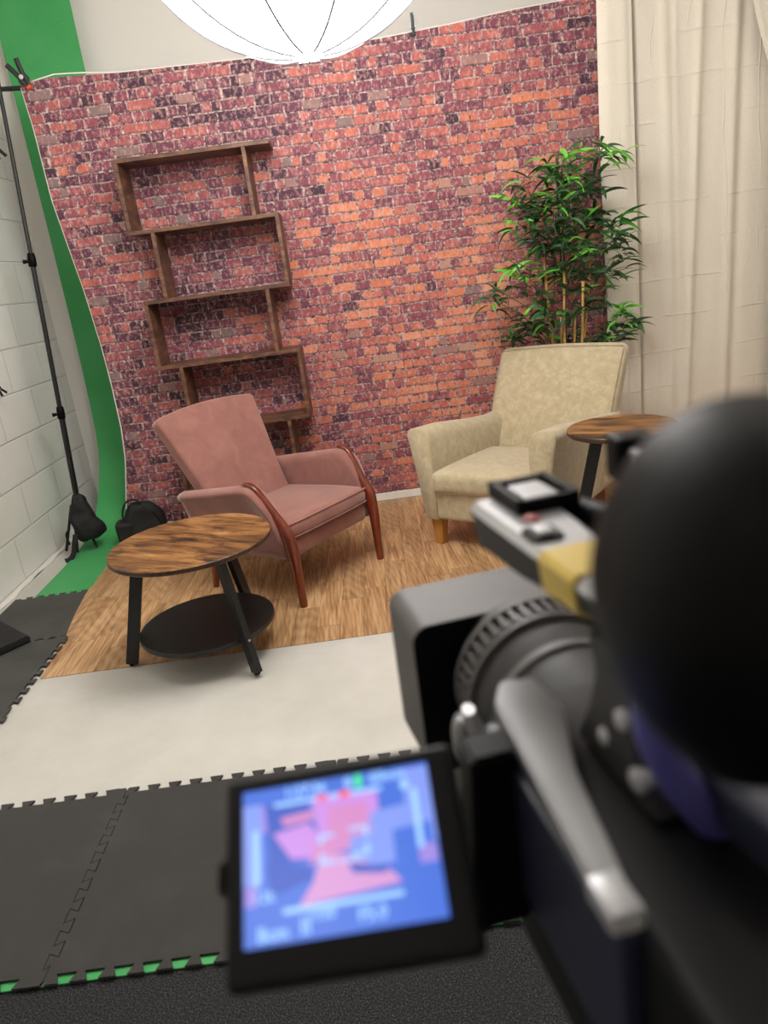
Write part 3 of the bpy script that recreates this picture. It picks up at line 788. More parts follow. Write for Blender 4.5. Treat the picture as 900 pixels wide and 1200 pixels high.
# ------------------------------------------------------------------ bamboo plant
bp = empty('bamboo_plant', (1.13, 4.25, 0), 0, 'tall artificial bamboo plant behind the cream armchair', 'plant')
B0 = Vector((1.13, 4.25, 0))
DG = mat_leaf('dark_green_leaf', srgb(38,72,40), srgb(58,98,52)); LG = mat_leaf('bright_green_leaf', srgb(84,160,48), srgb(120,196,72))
CANE = mat_wood('bamboo_cane', srgb(176,132,70), srgb(206,166,100), .4, (20, 20, 12)); STEM = plain('dark_twig', srgb(52,54,36), .7)
bm = bmesh.new(); lathe(bm, [(0, .0065), (.10, .0065), (.105, .02), (.135, .24), (.145, .25), (.145, .27), (.128, .27), (.125, .24), (0, .235)], 40); obj('pot', bm, RUBBER, bp, angle=40)
bm = bmesh.new(); lathe(bm, [(0, .238), (.10, .246), (.124, .240)], 24); obj('soil', bm, STEM, bp, smooth=True)
canes = [((-.035, .0, .24), (-.085, .02, 1.31)), ((-.01, -.02, .24), (.01, -.01, 1.22)), ((.01, .02, .24), (-.01, .05, .98)), ((.035, -.01, .24), (.055, .01, 1.0)),
         ((.05, .02, .24), (.165, .03, 1.30)), ((.045, -.03, .24), (.105, -.03, 1.16)), ((.0, .04, .24), (.07, .07, 1.72)), ((.02, .04, .24), (.03, .02, 1.80))]
for i, (a, b) in enumerate(canes):
    bm = bmesh.new(); m = 9; pts = []; rad = []
    for k in range(m):
        t = k/(m-1); p = Vector(a).lerp(Vector(b), t) + Vector((.006*math.sin(t*5+i), -.07*t if i < 6 else 0, 0))
        for dz, rr in ((-.008, .0085), (0, .0105), (.008, .0085)):
            if 0 < k < m-1 or dz == 0: pts.append(p + Vector((0, 0, dz))); rad.append(rr*(1-.25*t) if i < 6 else rr*.55)
    tube(bm, pts, rad, 10); obj('cane', bm, CANE if i < 6 else STEM, bp, smooth=True)
fol = [bmesh.new(), bmesh.new()]; twigs = bmesh.new()
def keep(p):   # leaves rest against the backdrop, the curtain and the chair back instead of passing through
    wx = p.x + B0.x; y = min(p.y, (4.405 if wx < 1.41 else 4.33) - B0.y)
    ch = Vector((.719, 3.636)); q = Vector((wx, y + B0.y)) - ch; ly = q.x*.635 + q.y*.773; lx = q.x*.773 - q.y*.635
    if p.z < .90 and abs(lx) < .40 and ly < .66: y += (.66-ly)/.773
    return Vector((p.x, y, p.z))
def leaf(bm, p, d, L, w, droop, roll):
    d = d.normalized(); up = Vector((0, 0, 1)); s = d.cross(up)
    if s.length < .1: s = Vector((1, 0, 0))
    s.normalize(); s = Matrix.Rotation(roll, 3, d) @ s
    n_ = 7; prev = None; pos = p.copy(); dd = d.copy()
    for k in range(n_+1):
        t = k/n_; ww = w*math.sin(PI*min(1, (t*.93+.05)))**.8 * (1-.25*t)
        if k == n_: ww = 0
        nrm = dd.cross(s).normalized()
        a = bm.verts.new(keep(pos + s*ww + nrm*ww*.25)); c = bm.verts.new(keep(pos)); b = bm.verts.new(keep(pos - s*ww + nrm*ww*.25))
        if prev:
            bm.faces.new([prev[0], prev[1], c, a]); bm.faces.new([prev[1], prev[2], b, c])
        prev = (a, c, b)
        pos = pos + dd*(L/n_); dd = (dd + Vector((0, 0, -droop/n_))).normalized()
def cluster(x, z, y=4.2, n=10, br=.15, spread=1.0, up=.35, L=.130):
    p = Vector((x, y, z)) - B0
    # twig back to the nearest cane line
    axx = max(-.06, min(.12, p.x*.45)); root_ = Vector((axx, 0.02, max(.35, p.z - .12 - abs(p.x)*.4)))
    tube(twigs, spline([root_, root_.lerp(p, .5)+Vector((0, 0, .03)), p], 4), [.0022]*4+[.0018]*5, 5)
    for k in range(n):
        a = random.uniform(0, 2*PI); el = random.uniform(-.7, 1.0)*.8 + up
        d = Vector((math.cos(a)*spread + .35*(p.x)*2, math.sin(a)*.8, math.sin(el)))
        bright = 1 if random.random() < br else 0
        q = p + Vector((random.gauss(0, .022), random.gauss(0, .02), random.gauss(0, .024)))
        leaf(fol[bright], q, d, L*random.uniform(.7, 1.25), random.uniform(.0090, .0145), random.uniform(.6, 2.2), random.uniform(-1.2, 1.2))
# centres in metres: x, height, share of bright leaves, count
def PX(px, py):   # layout table read in metres from crown sketch
    return (.695 + (px-562)*(.87/186), 0)
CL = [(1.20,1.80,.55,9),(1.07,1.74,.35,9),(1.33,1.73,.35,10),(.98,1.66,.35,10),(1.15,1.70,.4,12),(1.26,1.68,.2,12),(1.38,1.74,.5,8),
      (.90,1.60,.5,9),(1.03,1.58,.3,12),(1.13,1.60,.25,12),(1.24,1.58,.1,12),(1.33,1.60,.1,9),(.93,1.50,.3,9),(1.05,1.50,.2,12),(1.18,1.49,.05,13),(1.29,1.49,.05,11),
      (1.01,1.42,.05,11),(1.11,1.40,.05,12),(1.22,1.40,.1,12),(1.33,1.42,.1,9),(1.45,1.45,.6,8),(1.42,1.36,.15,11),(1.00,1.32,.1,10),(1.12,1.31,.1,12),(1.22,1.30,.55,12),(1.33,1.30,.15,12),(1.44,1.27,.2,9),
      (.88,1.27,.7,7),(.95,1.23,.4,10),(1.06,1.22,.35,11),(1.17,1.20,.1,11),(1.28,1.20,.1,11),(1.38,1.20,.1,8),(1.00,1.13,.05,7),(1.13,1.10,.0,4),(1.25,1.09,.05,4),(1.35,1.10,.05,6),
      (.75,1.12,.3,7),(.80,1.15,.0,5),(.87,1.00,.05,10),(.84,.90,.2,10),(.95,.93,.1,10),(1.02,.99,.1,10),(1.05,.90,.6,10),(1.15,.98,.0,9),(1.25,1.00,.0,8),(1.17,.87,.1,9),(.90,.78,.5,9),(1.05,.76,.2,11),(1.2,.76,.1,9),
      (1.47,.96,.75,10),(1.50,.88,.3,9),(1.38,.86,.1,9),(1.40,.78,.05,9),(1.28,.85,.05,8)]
for (x, z, br, n_) in CL:
    cluster(x + random.gauss(0, .012), z + random.gauss(0, .012), (4.20 + random.uniform(-.10, .06) - (.06 if x > 1.36 else 0)) if z > .96 else 4.25 + random.uniform(-.02, .04), int(n_*1.75), br*.95)
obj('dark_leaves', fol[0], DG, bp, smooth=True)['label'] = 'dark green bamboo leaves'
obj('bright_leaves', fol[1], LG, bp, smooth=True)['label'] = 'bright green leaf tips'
obj('twigs', twigs, STEM, bp, smooth=True)

# ------------------------------------------------------------------ black backpack, black case
bpk = empty('backpack', (-1.43, 4.22, .006), R(15), 'black backpack with a raised carry handle in front of the backdrop, behind the table', 'backpack')
def pkf(p):
    zz = (p.z+.14)/.28; k = 1 - .42*sstep(.5, 1.05, zz)
    q = Vector((p.x*k, p.y*(1-.3*zz), p.z*.86)); return q + noise.noise_vector(q*9)*.012 + Vector((.02, 0, .128))
bm = rbox(.25, .16, .28, .06, 10, 8, 10, pkf); obj('body', bm, NYLON, bpk, smooth=True)
bm = rbox(.10, .12, .15, .03, 6, 6, 6, lambda p: p + noise.noise_vector(p*12)*.01 + Vector((-.095, -.02, .085))); obj('side_pocket', bm, NYLON, bpk, smooth=True)
bm = bmesh.new(); tube(bm, spline([(-.085, -.03, .13), (-.09, -.03, .20), (-.06, -.03, .265), (-.01, -.03, .275), (.02, -.03, .25), (.03, -.03, .22)], 6), .013, 8, flat=.45); obj('carry_handle', bm, NYLON, bpk, smooth=True)
bm = bmesh.new(); tube(bm, spline([(.03, -.055, .235), (.09, -.06, .17), (.12, -.07, .08)], 6), .003, 6); obj('zip', bm, RUBBER, bpk, smooth=True)
cs_ = empty('black_case', (-1.6, 3.0, .0135), R(0), 'flat black fabric case lying on the foam mats at the left edge', 'case')
def cfn(pts): return [(x, y) for x, y in pts]
bm = bmesh.new(); prism(bm, [(-.01, -.005), (-.36, .33), (-.3799, .30), (-.3799, -.40), (-.37, -.42)], 0, .028)
bmesh.ops.bevel(bm, geom=list(bm.edges), offset=.006, segments=2, affect='EDGES'); obj('shell', bm, NYLON, cs_, angle=40)
bm = bmesh.new(); tube(bm, [(-.012, -.012, .006), (-.365, -.415, .006)], .004, 6); obj('edge_binding', bm, BLACKM, cs_, smooth=True)

# ------------------------------------------------------------------ lantern softbox
LC = Vector((-.04, 2.5, 2.46)); LR = .50
GLOW = NT('glowing_lantern_fabric')
GLOW.put(GLOW.p.inputs['Emission Color'], (1.0, .97, .935, 1)); GLOW.p.inputs['Emission Strength'].default_value = 15.0
GLOW = GLOW.out((.8, .8, .8, 1), .8)
RIBM = plain('lantern_seam', srgb(120,120,128), .6)
lan = empty('lantern_softbox', LC, 0, 'large glowing white lantern softbox at the top of the picture', 'softbox')
bm = bmesh.new(); NR = 9; NA = 90; prof = []
rings = []
for j in range(0, 33):
    th_ = PI*(.02 + .96*j/32)
    ring = []
    for i in range(NA):
        a = 2*PI*i/NA + .2; fr = (i % (NA//NR))/(NA//NR); k = 1 - .022*(1-abs(math.sin(PI*fr)))*math.sin(th_)
        rr = LR*k*math.sin(th_); ring.append((rr*math.cos(a), rr*math.sin(a), LR*.97*math.cos(th_)))
    rings.append(ring)
loft(bm, rings); obj('fabric', bm, GLOW, lan, smooth=True)
for i in range(NR):
    a = 2*PI*i/NR + .2; pts = []
    for j in range(0, 33):
        th_ = PI*(.03 + .94*j/32); rr = (LR*.978+.004)*math.sin(th_) + .001; pts.append((rr*math.cos(a), rr*math.sin(a), (LR*.97+.003)*math.cos(th_)))
    bm = bmesh.new(); tube(bm, pts, .0042, 6); obj('rib', bm, RIBM, lan, smooth=True)
bm = bmesh.new(); tube(bm, [(0, 0, LR*.96), (0, 0, ZC-LC.z)], .014, 12); obj('ceiling_rod', bm, BLACKM, lan, angle=40)
bm = bmesh.new(); lathe(bm, [(0, -LR*.975), (.035, -LR*.972), (.035, -LR*.966), (0, -LR*.966)], 24); obj('bottom_disc', bm, GLOW, lan, angle=40)

# unseen fill light panels added under the ceiling to brighten the room
for i, (x, y, e) in enumerate(((-1.1, 2.0, 13.5), (1.5, 2.2, 8.0), (-.9, -.9, 5.0))):
    cl = empty('ceiling_light', (x, y, ZC), 0, ['square ceiling light panel ahead of the camera on the left', 'square ceiling light panel ahead of the camera on the right', 'square ceiling light panel behind the camera'][i], 'ceiling light', 'ceiling light panels')
    bm = bmesh.new()
    for cx, cy, sx, sy in ((0, .3, .62, .02), (0, -.3, .62, .02), (.3, 0, .02, .58), (-.3, 0, .02, .58)): add_box(bm, (cx, cy, -.012), (sx, sy, .022))
    obj('frame', bm, WHITEP, cl)
    obj('diffuser', box((0, 0, -.008), (.58, .58, .01)), emis('panel_glow_%d' % i, (1.0, .975, .94, 1), e), cl)

# ------------------------------------------------------------------ video camera
PSI = R(10.5); CAMP = Vector((0, 0, 1.35))
MR = Matrix.Rotation(PSI, 3, 'Z')
OV = Vector((.15, .20, -.335))
vc = empty('video_camera', CAMP + MR @ OV, PSI, 'black professional video camera in the right foreground seen from behind', 'video camera')
def VL(r_, f_, u_): return Vector((r_, f_, u_)) - OV
def W2L(p): return MR.inverted() @ (Vector(p) - CAMP) - OV
CBODY = plain('camera_black_plastic', srgb(5,5,7), .5, var=.08, scale=200, Specular_IOR_Level=.25)
CGREY = plain('camera_grey_metal', srgb(128,128,130), .38, .5, var=.06)
CSILV = plain('camera_silver_paint', srgb(178,178,180), .34, .25, var=.05)
CDARK = plain('camera_dark_grip', srgb(36,35,37), .55)
TAPE = plain('yellow_tape', srgb(206,176,70), .35, var=.15)
REDM = plain('red_button', srgb(170,90,88), .4)
HOODM = plain('hood_matt_grey', srgb(84,80,80), .55, var=.1)
BLUEB = plain('camera_navy_side', srgb(34,36,56), .35)  # navy puts the screen's blue reflection into the plastic's colour
# body
bm = box(VL(.1565, .165, -.274), (.119, .29, .126), .006, seg=3); obj('body', bm, CBODY, vc, angle=50)
bm = box(VL(.0945, .235, -.250), (.008, .13, .07), .002); obj('side_panel', bm, BLUEB, vc)
bm = bmesh.new(); prism(bm, [tuple(VL(x, y, 0))[:2] for x, y in ((.0855, .178), (.0955, .170), (.1075, .235), (.123, .280), (.120, .306), (.104, .310), (.0955, .294))], VL(0, 0, -.209).z, VL(0, 0, -.199).z)
bmesh.ops.bevel(bm, geom=list(bm.edges), offset=.0015, segments=2, affect='EDGES'); obj('top_rail', bm, CGREY, vc, angle=40)
bm = box(VL(.0905, .174, -.2025), (.012, .018, .009), .002); obj('rail_end_cap', bm, CSILV, vc, angle=40)
# lens
LCX, LCU = .160, -.262
def ylathe(prof, r_, u_, n=48, name='x', mat=None, parent=vc, ang=35):
    bm = bmesh.new(); M = Matrix.Translation(VL(r_, 0, u_)) @ Matrix.Rotation(-PI/2, 4, 'X'); lathe(bm, prof, n, M)
    return obj(name, bm, mat, parent, angle=ang)
lens = ylathe([(0, .30), (.040, .30), (.043, .318), (.045, .345), (.046, .365), (.049, .372), (.049, .382), (.0505, .384), (.0505, .405), (.048, .409), (.046, .425), (0, .425)], LCX, LCU, 64, 'lens', CDARK)
ylathe([(.0452, .352), (.0475, .353), (.0475, .359), (.0452, .36)], LCX, LCU, 64, 'trim_ring', HOODM, lens)
bm = bmesh.new()
for k in range(44):
    a = 2*PI*k/44; c = VL(LCX + .0515*math.cos(a), .395, LCU + .0515*math.sin(a)); add_box(bm, c, (.0035, .017, .0032), Matrix.Rotation(-a, 3, 'Y'))
obj('focus_ring_teeth', bm, HOODM, lens)
bm = bmesh.new()
M = Matrix.Translation(VL(LCX, 0, LCU)) @ Matrix.Rotation(-PI/2, 4, 'X')
lathe(bm, [(.049, .403), (.0540, .4035), (.0540, .4075), (.049, .408)], 64, M); lathe(bm, [(.049, .381), (.0530, .3815), (.0530, .3845), (.049, .385)], 64, M)
obj('focus_ring', bm, HOODM, lens, angle=35)
# hood : rounded rectangular shell, closed at the back around the lens
def rrect(w, h, r_, n=6):
    out = []
    for cx, cy, a0 in ((w-r_, h-r_, 0), (-w+r_, h-r_, 90), (-w+r_, -h+r_, 180), (w-r_, -h+r_, 270)):
        for k in range(n+1):
            a = R(a0 + 90*k/n); out.append((cx + r_*math.cos(a), cy + r_*math.sin(a)))
    return out
def hring(w, h, r_, f_, c=(.160, -.279)): return [VL(c[0]+x, f_, c[1]+y) for x, y in rrect(w, h, r_)]
bm = bmesh.new()
loft(bm, [hring(.040, .040, .039, .424), hring(.070, .053, .010, .425), hring(.0735, .0565, .012, .428), hring(.0755, .0585, .012, .484), hring(.0755, .0585, .012, .488), hring(.072, .055, .010, .488), hring(.066, .043, .008, .430), hring(.040, .038, .03, .4295)], cap=False)
hd = obj('lens_hood', bm, HOODM, vc, angle=40)
bm = bmesh.new()
loft(bm, [hring(.0735, .0565, .012, .4262), hring(.0700, .053, .010, .4248), hring(.040, .040, .038, .4238)], cap=False)
obj('hood_back', bm, RUBBER, hd, angle=30)
# zoom lever and bracket at the lens root
bm = bmesh.new(); tube(bm, [VL(.098, .352, -.240), VL(.103, .352, -.262), VL(.112, .345, -.275)], [.006, .009, .006], 8, flat=.6); obj('zoom_lever', bm, CSILV, vc, angle=40)
bm = bmesh.new(); tube(bm, spline([VL(.096, .36, -.250), VL(.096, .36, -.272), VL(.102, .36, -.296), VL(.108, .36, -.312)], 4), [.006, .008, .009, .009, .010, .009, .008, .007, .007, .006, .005, .004, .004], 10, flat=.7); obj('lens_strap', bm, CGREY, vc, smooth=True)
# top handle
def hsec(f_, r0, r1, ut, ub, k=.004): 
    return [VL(r0+k, f_, ut), VL(r1-k, f_, ut), VL(r1, f_, ut-k), VL(r1-.002, f_, ub+k), VL(r1-.006, f_, ub), VL(r0+.006, f_, ub), VL(r0+.002, f_, ub+k), VL(r0, f_, ut-k)]
bm = bmesh.new()
loft(bm, [hsec(.392, .126, .160, -.134, -.146), hsec(.388, .122, .164, -.131, -.152), hsec(.375, .120, .165, -.130, -.157), hsec(.33, .1215, .161, -.130, -.156), hsec(.28, .1235, .155, -.130, -.150), hsec(.245, .126, .152, -.132, -.149), hsec(.225, .128, .151, -.138, -.154)])
for f in bm.faces:
    f.normal_update()
bmesh.ops.recalc_face_normals(bm, faces=bm.faces)
for f in bm.faces:
    if f.normal.z < .35: f.material_index = 1
hn = obj('top_handle', bm, [CSILV, CDARK], vc, angle=30)
bm = bmesh.new(); tube(bm, [VL(.127, .389, -.144), VL(.153, .389, -.144)], .011, 12); obj('handle_nose', bm, RUBBER, hn, smooth=True)
# accessory shoe
bm = bmesh.new(); c = VL(.152, .368, -.1275)
add_box(bm, c, (.036, .044, .005)); add_box(bm, c+Vector((-.0155, 0, .004)), (.005, .044, .004)); add_box(bm, c+Vector((.0155, 0, .004)), (.005, .044, .004))
add_box(bm, c+Vector((0, .018, .004)), (.036, .005, .004)); add_box(bm, c+Vector((0, -.020, .0035)), (.036, .004, .004))
bmesh.ops.bevel(bm, geom=list(bm.edges), offset=.0008, segments=1, affect='EDGES')
so = obj('accessory_shoe', bm, RUBBER, hn); so['label'] = 'black accessory shoe'
obj('shoe_plate', box(c+Vector((0, 0, .0032)), (.018, .028, .0016), .0004), CSILV, hn)
bm = bmesh.new(); lathe(bm, [(0, 0), (.0045, 0), (.0045, .0016), (.003, .0024), (0, .0024)], 16, Matrix.Translation(VL(.1385, .338, -.130))); obj('record_button', bm, REDM, hn, angle=40)
bm = bmesh.new()
loft(bm, [[VL(.134+x*.0085, .315+y*.010, -.1303) for x, y in rrect(1, 1, .4, 3)], [VL(.134+x*.0078, .315+y*.0092, -.1278) for x, y in rrect(1, 1, .4, 3)]])
obj('zoom_rocker_bezel', bm, RUBBER, hn, angle=40)
obj('zoom_rocker', box(VL(.134, .315, -.1268), (.0075, .012, .0022), .0007), CSILV, hn)
# tape band
bm = bmesh.new()
loft(bm, [[p + Vector((0, 0, 0)) for p in hsec(f_, a, b_, ut, ub, .003)] for f_, a, b_, ut, ub in ((.296, .1225, .1570, -.1293, -.1525), (.280, .1230, .1560, -.1293, -.151), (.264, .1236, .1550, -.1296, -.1505))])
obj('tape_band', bm, TAPE, hn, angle=40)['label'] = 'yellow tape wrapped round the handle'
# rear handle post down to the body
bm = bmesh.new()
def psec(r0, r1, f0, f1, u): return [VL(r0, f0, u), VL(r1, f0, u), VL(r1, f1, u), VL(r0, f1, u)]
loft(bm, [psec(.128, .151, .222, .262, -.152), psec(.129, .152, .226, .258, -.172), psec(.126, .156, .218, .262, -.192), psec(.124, .160, .205, .268, -.209)])
bmesh.ops.bevel(bm, geom=list(bm.edges), offset=.002, segments=2, affect='EDGES'); obj('handle_post', bm, CDARK, vc, angle=40)
for (r_, f_, u_, s) in ((.128, .232, -.180, .0045), (.127, .245, -.196, .004), (.126, .218, -.198, .005)):
    bm = bmesh.new(); M = Matrix.Translation(VL(r_, f_, u_)) @ Matrix.Rotation(-PI/2, 4, 'Y'); lathe(bm, [(0, -.004), (s, -.004), (s, .002), (s*.7, .003), (0, .003)], 16, M); obj('screw', bm, CSILV, vc, angle=40)
# viewfinder : arm, tube and big rubber eyecup
DC = W2L(Vector((0, 0, 0)) + CAMP + MR @ Vector((.1082, .1337, -.0852)))
bm = bmesh.new()
def efn(v): return v
prof = [(0, -.030), (.012, -.029), (.022, -.024), (.029, -.015), (.0335, -.003), (.0355, .010), (.0355, .020), (.033, .028), (.026, .036), (.020, .046), (.018, .06), (0, .06)]
vs = lathe(bm, prof, 48)
ax = Vector((.35, .90, .10)).normalized(); q = ax.to_track_quat('Z', 'Y').to_matrix().to_4x4()
for v in bm.verts: v.co.y *= 1.0
bmesh.ops.transform(bm, matrix=Matrix.Translation(DC) @ q @ Matrix.Diagonal((1.0, 1.32, 1, 1)), verts=bm.verts)
eye = obj('eyecup', bm, RUBBER, vc, smooth=True); eye['label'] = 'large rounded black rubber eyecup'
bm = bmesh.new(); tube(bm, [DC + ax*.045, VL(.190, .275, -.105)], [.019, .021], 24); obj('viewfinder_tube', bm, CBODY, vc, angle=40)
bm = box(VL(.198, .285, -.126), (.036, .05, .05), .004, Matrix.Rotation(R(-12), 3, 'Z') @ Matrix.Rotation(R(8), 3, 'X'), 3); obj('viewfinder_block', bm, CDARK, vc, angle=40)
bm = box(VL(.192, .30, -.0995), (.030, .022, .010), .002, Matrix.Rotation(R(-12), 3, 'Z')); obj('clamp_plate', bm, CGREY, vc)
bm = box(VL(.199, .345, -.108), (.022, .018, .024), .003, Matrix.Rotation(R(-8), 3, 'Z')); obj('microphone_clamp', bm, RUBBER, vc)
bm = bmesh.new(); tube(bm, [VL(.188, .30, -.140), VL(.172, .29, -.170), VL(.165, .27, -.209)], .009, 12, flat=.8); obj('viewfinder_arm', bm, CBODY, vc, smooth=True)
bm = bmesh.new(); tube(bm, spline([VL(.153, .385, -.138), VL(.166, .37, -.136), VL(.176, .34, -.136), VL(.182, .31, -.132)], 4), .008, 10); obj('viewfinder_bracket', bm, RUBBER, vc, smooth=True)
# fold-out monitor
TLw = Vector((-.0726, .2567, 1.1555)); ex = Vector((.9972, -.0318, .0671)).normalized(); ey = Vector((.0120, -.8154, -.5787)); ey = (ey - ex*ey.dot(ex)).normalized()
nz = ey.cross(ex)  # toward the viewer/up
if nz.z < 0: nz = -nz
SW, SH = .076, .0561
B3 = Matrix((ex, -ey, nz)).transposed()
def S2L(x, y, d=0): return W2L(TLw + ex*x + ey*y + nz*d)
mrot = MR.inverted() @ B3
bm = rbox(.0955, .0765, .012, .004, 4, 4, 2, lambda p: p)
bmesh.ops.transform(bm, matrix=Matrix.Translation(S2L(.0395, .0310, -.0068)) @ mrot.to_4x4(), verts=bm.verts)
mon = obj('monitor', bm, CBODY, vc, angle=50); mon['label'] = 'fold-out monitor with a thick black frame'
bm = bmesh.new(); q0 = S2L(-.0085, .030, -.006); add_box(bm, q0, (.006, .014, .008), mrot); bmesh.ops.bevel(bm, geom=list(bm.edges), offset=.002, segments=2, affect='EDGES'); obj('monitor_button', bm, RUBBER, mon)
def scr_mat(name, col, st=1.0):
    t = NT(name)
    t.put(t.p.inputs['Emission Color'], col); t.p.inputs['Emission Strength'].default_value = st; t.out((.01, .01, .012, 1), .25); return t.m
def scrc(r_, g_, b_): return srgb(r_, g_, b_)
SM = [scr_mat('screen_blue', srgb(72,116,222)), scr_mat('screen_pale_blue', srgb(134,158,244)), scr_mat('screen_pink', srgb(206,146,232)), scr_mat('screen_rose', srgb(214,140,200)),
      scr_mat('screen_dark_blue', srgb(58,92,196)), scr_mat('screen_lines', srgb(160,206,255), 1.15), scr_mat('screen_red', srgb(255,104,132)), scr_mat('screen_green', srgb(72,240,150)), scr_mat('screen_lilac', srgb(160,140,228)), scr_mat('screen_peach', srgb(216,156,214))]
bm = bmesh.new(); lay = [0]
def poly(pts, mi):
    lay[0] += 1; d = .00003*lay[0]
    f = bm.faces.new([bm.verts.new(S2L(x*SW, y*SH, d)) for x, y in pts]); f.material_index = mi
    return f
def rect(x0, y0, x1, y1, mi): poly([(x0, y0), (x1, y0), (x1, y1), (x0, y1)], mi)
rect(0, 0, 1, 1, 0)
rect(0, .1, .10, .62, 1)                       # left wall
rect(.10, .12, .9, .30, 8)                     # backdrop top
poly([(.12, .12), (.36, .12), (.40, .5), (.14, .55)], 4)
poly([(.38, .10), (.74, .12), (.72, .42), (.40, .44)], 2); rect(.45, .2, .66, .50, 3)
rect(.72, .10, .86, .28, 0); rect(.86, .02, 1, .52, 1); poly([(.20, .22), (.38, .20), (.38, .26), (.22, .28)], 3)
poly([(.16, .32), (.35, .28), (.44, .45), (.42, .52), (.25, .50)], 2)     # pink chair
poly([(.38, .42), (.52, .40), (.50, .50), (.34, .56)], 3)
poly([(.68, .28), (.88, .26), (.90, .44), (.74, .44), (.66, .38)], 1)     # pale chair
poly([(.56, .42), (.78, .40), (.78, .62), (.66, .63), (.55, .55)], 1)
poly([(.78, .42), (.98, .40), (.98, .66), (.78, .68)], 0)
poly([(.40, .50), (.52, .52), (.76, .68), (.80, .75), (.28, .80), (.36, .66)], 9)  # floor
poly([(.54, .58), (.74, .64), (.72, .68), (.56, .65)], 4); poly([(.12, .50), (.34, .56), (.36, .64), (.14, .72)], 4); rect(.90, .54, .99, .66, 8)
rect(.01, .63, .07, .76, 8); rect(.10, .80, 1, 1, 0)
rect(.17, .115, .75, .142, 5); rect(.40, .112, .46, .146, 6); rect(.52, .105, .58, .152, 6)
rect(.20, .80, .80, .832, 5); rect(.055, .28, .085, .64, 5); rect(.90, .17, .93, .56, 5)
for x, y, w_, h_ in ((.40, .38, .08, .02), (.40, .38, .02, .06), (.56, .36, .09, .02), (.635, .36, .02, .07), (.40, .50, .02, .07), (.40, .55, .08, .02), (.635, .48, .02, .07), (.57, .53, .085, .02), (.50, .56, .10, .015)): rect(x, y, x+w_, y+h_, 5)
rect(.61, .015, .65, .10, 7)
poly([(.87+.025*math.cos(a), .135+.032*math.sin(a)) for a in [2*PI*k/12 for k in range(12)]][::-1], 5)
def text(s, x, y, h):
    cu = bpy.data.curves.new('t', 'FONT'); cu.body = s; cu.size = 1.0; cu.resolution_u = 2; cu.offset = .02
    o = bpy.data.objects.new('t', cu); COL.objects.link(o); bpy.context.view_layer.update()
    me = bpy.data.meshes.new_from_object(o.evaluated_get(bpy.context.evaluated_depsgraph_get()))
    bpy.data.objects.remove(o); lay[0] += 1; d = .00003*lay[0]
    k = h/.72; vs = [bm.verts.new(S2L(x*SW + v.co.x*k, y*SH - v.co.y*k, d)) for v in me.vertices]
    for p in me.polygons:
        try: bm.faces.new([vs[i] for i in p.vertices]).material_index = 5
        except ValueError: pass
    bpy.data.meshes.remove(me)
text('1:27:36', .23, .092, .0042); text('60min', .69, .085, .0042); text('B', .555, .090, .0040)
text('12k', .055, .745, .0040); text('Bcm', .07, .975, .0048); text('II', .285, .965, .0055); text('1/50', .33, .895, .0040); text('F5.0', .57, .945, .0046)
me_ = bpy.data.meshes.new('screen'); bm.to_mesh(me_); bm.free(); sc = link('screen', me_, SM, mon); sc['label'] = 'lit screen showing the two armchairs in blue and pink'
# hinge between monitor and body
bm = bmesh.new(); loft(bm, [[VL(.072, .262, -.205), VL(.094, .262, -.205), VL(.094, .262, -.300), VL(.066, .262, -.300)], [VL(.072, .282, -.205), VL(.094, .282, -.205), VL(.094, .282, -.305), VL(.066, .282, -.305)]])
bmesh.ops.bevel(bm, geom=list(bm.edges), offset=.002, segments=2, affect='EDGES'); obj('monitor_hinge', bm, RUBBER, vc, angle=40)
# made-up tube; its violet colour stands in for purple reflections on the camera
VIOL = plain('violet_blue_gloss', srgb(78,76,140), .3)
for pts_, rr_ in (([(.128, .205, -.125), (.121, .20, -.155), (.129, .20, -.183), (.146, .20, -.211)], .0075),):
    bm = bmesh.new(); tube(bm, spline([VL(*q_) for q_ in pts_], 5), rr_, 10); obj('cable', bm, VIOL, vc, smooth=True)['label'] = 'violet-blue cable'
bm = box(VL(.150, .20, -.196), (.02, .10, .018), .003, Matrix.Rotation(R(6), 3, 'Z')); obj('control_block', bm, BLUEB, vc, angle=40)
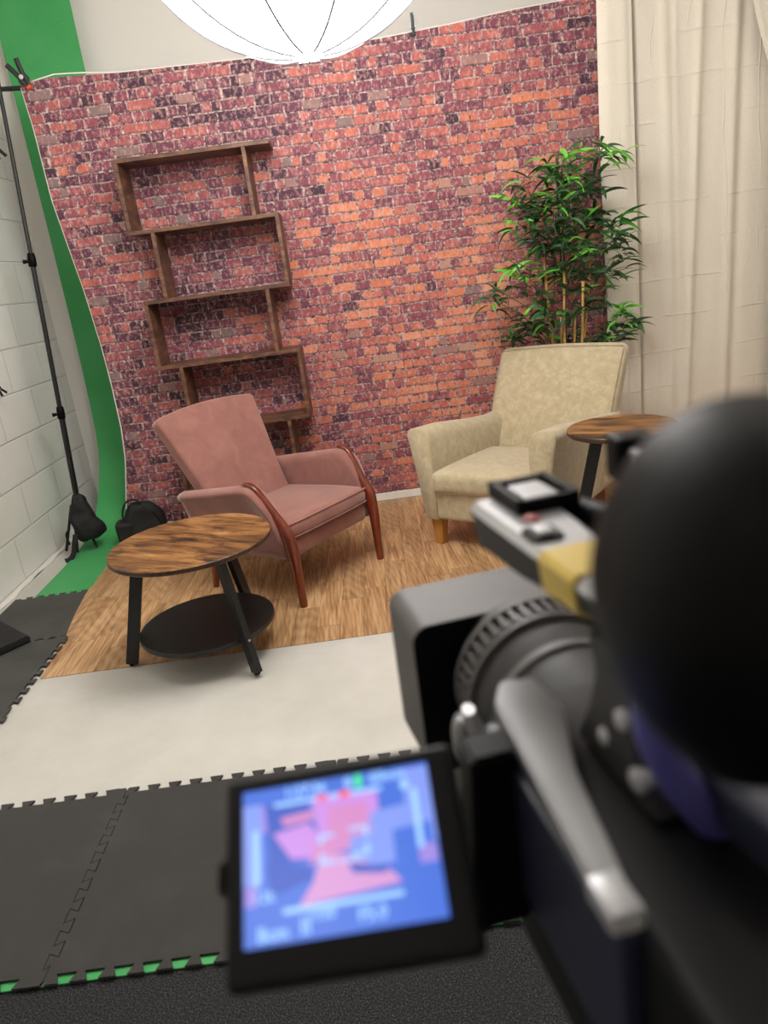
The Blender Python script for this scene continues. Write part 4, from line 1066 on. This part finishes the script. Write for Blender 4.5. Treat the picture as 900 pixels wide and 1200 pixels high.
# tripod under the camera
TB = CAMP + MR @ OV; 
tp = empty('tripod', (TB.x+.01, TB.y-.02, .0), PSI, 'black tripod carrying the video camera in the right foreground', 'tripod')
hz = TB.z
bm = box((0, 0, hz-.012), (.07, .14, .022), .003); obj('quick_release_plate', bm, BLACKM, tp)
bm = bmesh.new(); lathe(bm, [(0, hz-.11), (.045, hz-.11), (.05, hz-.09), (.04, hz-.05), (.045, hz-.024), (0, hz-.024)], 32); obj('fluid_head', bm, CBODY, tp, angle=40)
bm = bmesh.new(); lathe(bm, [(0, .55), (.018, .55), (.018, hz-.16), (.05, hz-.15), (.05, hz-.11), (0, hz-.11)], 24); obj('centre_column', bm, BLACKM, tp, angle=40)
for a in (20, 260, 320):
    d = Vector((math.cos(R(a)), math.sin(R(a)), 0)); bm = bmesh.new(); tube(bm, [d*.045 + Vector((0, 0, hz-.14)), d*.20 + Vector((0, 0, .45)), d*.32 + Vector((0, 0, .012))], [.018, .014, .011], 12)
    lg = obj('leg', bm, BLACKM, tp, smooth=True); bm = bmesh.new(); lathe(bm, [(0, 0.0), (.018, 0.0), (.018, .014), (.012, .022), (0, .022)], 16, Matrix.Translation(d*.32)); obj('rubber_foot', bm, RUBBER, lg, angle=40)

# ------------------------------------------------------------------ camera, light, colour
cd = bpy.data.cameras.new('camera'); cam = bpy.data.objects.new('camera', cd); COL.objects.link(cam); S.camera = cam
F_ = 870.0; pit = math.atan(280/870); rol = R(7.7)
fw = Vector((0, math.cos(pit), -math.sin(pit))); R0 = Vector((1, 0, 0)); U0 = Vector((0, math.sin(pit), math.cos(pit)))
CR = math.cos(rol)*R0 - math.sin(rol)*U0; CU = math.sin(rol)*R0 + math.cos(rol)*U0
M = Matrix((CR, CU, -fw)).transposed().to_4x4(); M.translation = CAMP; cam.matrix_world = M
cd.sensor_fit = 'VERTICAL'; cd.sensor_height = 36.0; cd.lens = F_/1200*36.0; cd.clip_start = .01
cd.dof.use_dof = True; cd.dof.focus_distance = 3.9; cd.dof.aperture_fstop = cd.lens/4.6
w = bpy.data.worlds.new('world'); S.world = w; w.use_nodes = True
w.node_tree.nodes['Background'].inputs[0].default_value = (.5, .5, .5, 1); w.node_tree.nodes['Background'].inputs[1].default_value = .1
S.view_settings.view_transform = 'Standard'; S.view_settings.look = 'None'; S.view_settings.gamma = 1.0; S.view_settings.use_curve_mapping = False
S.view_settings.exposure = 0.08
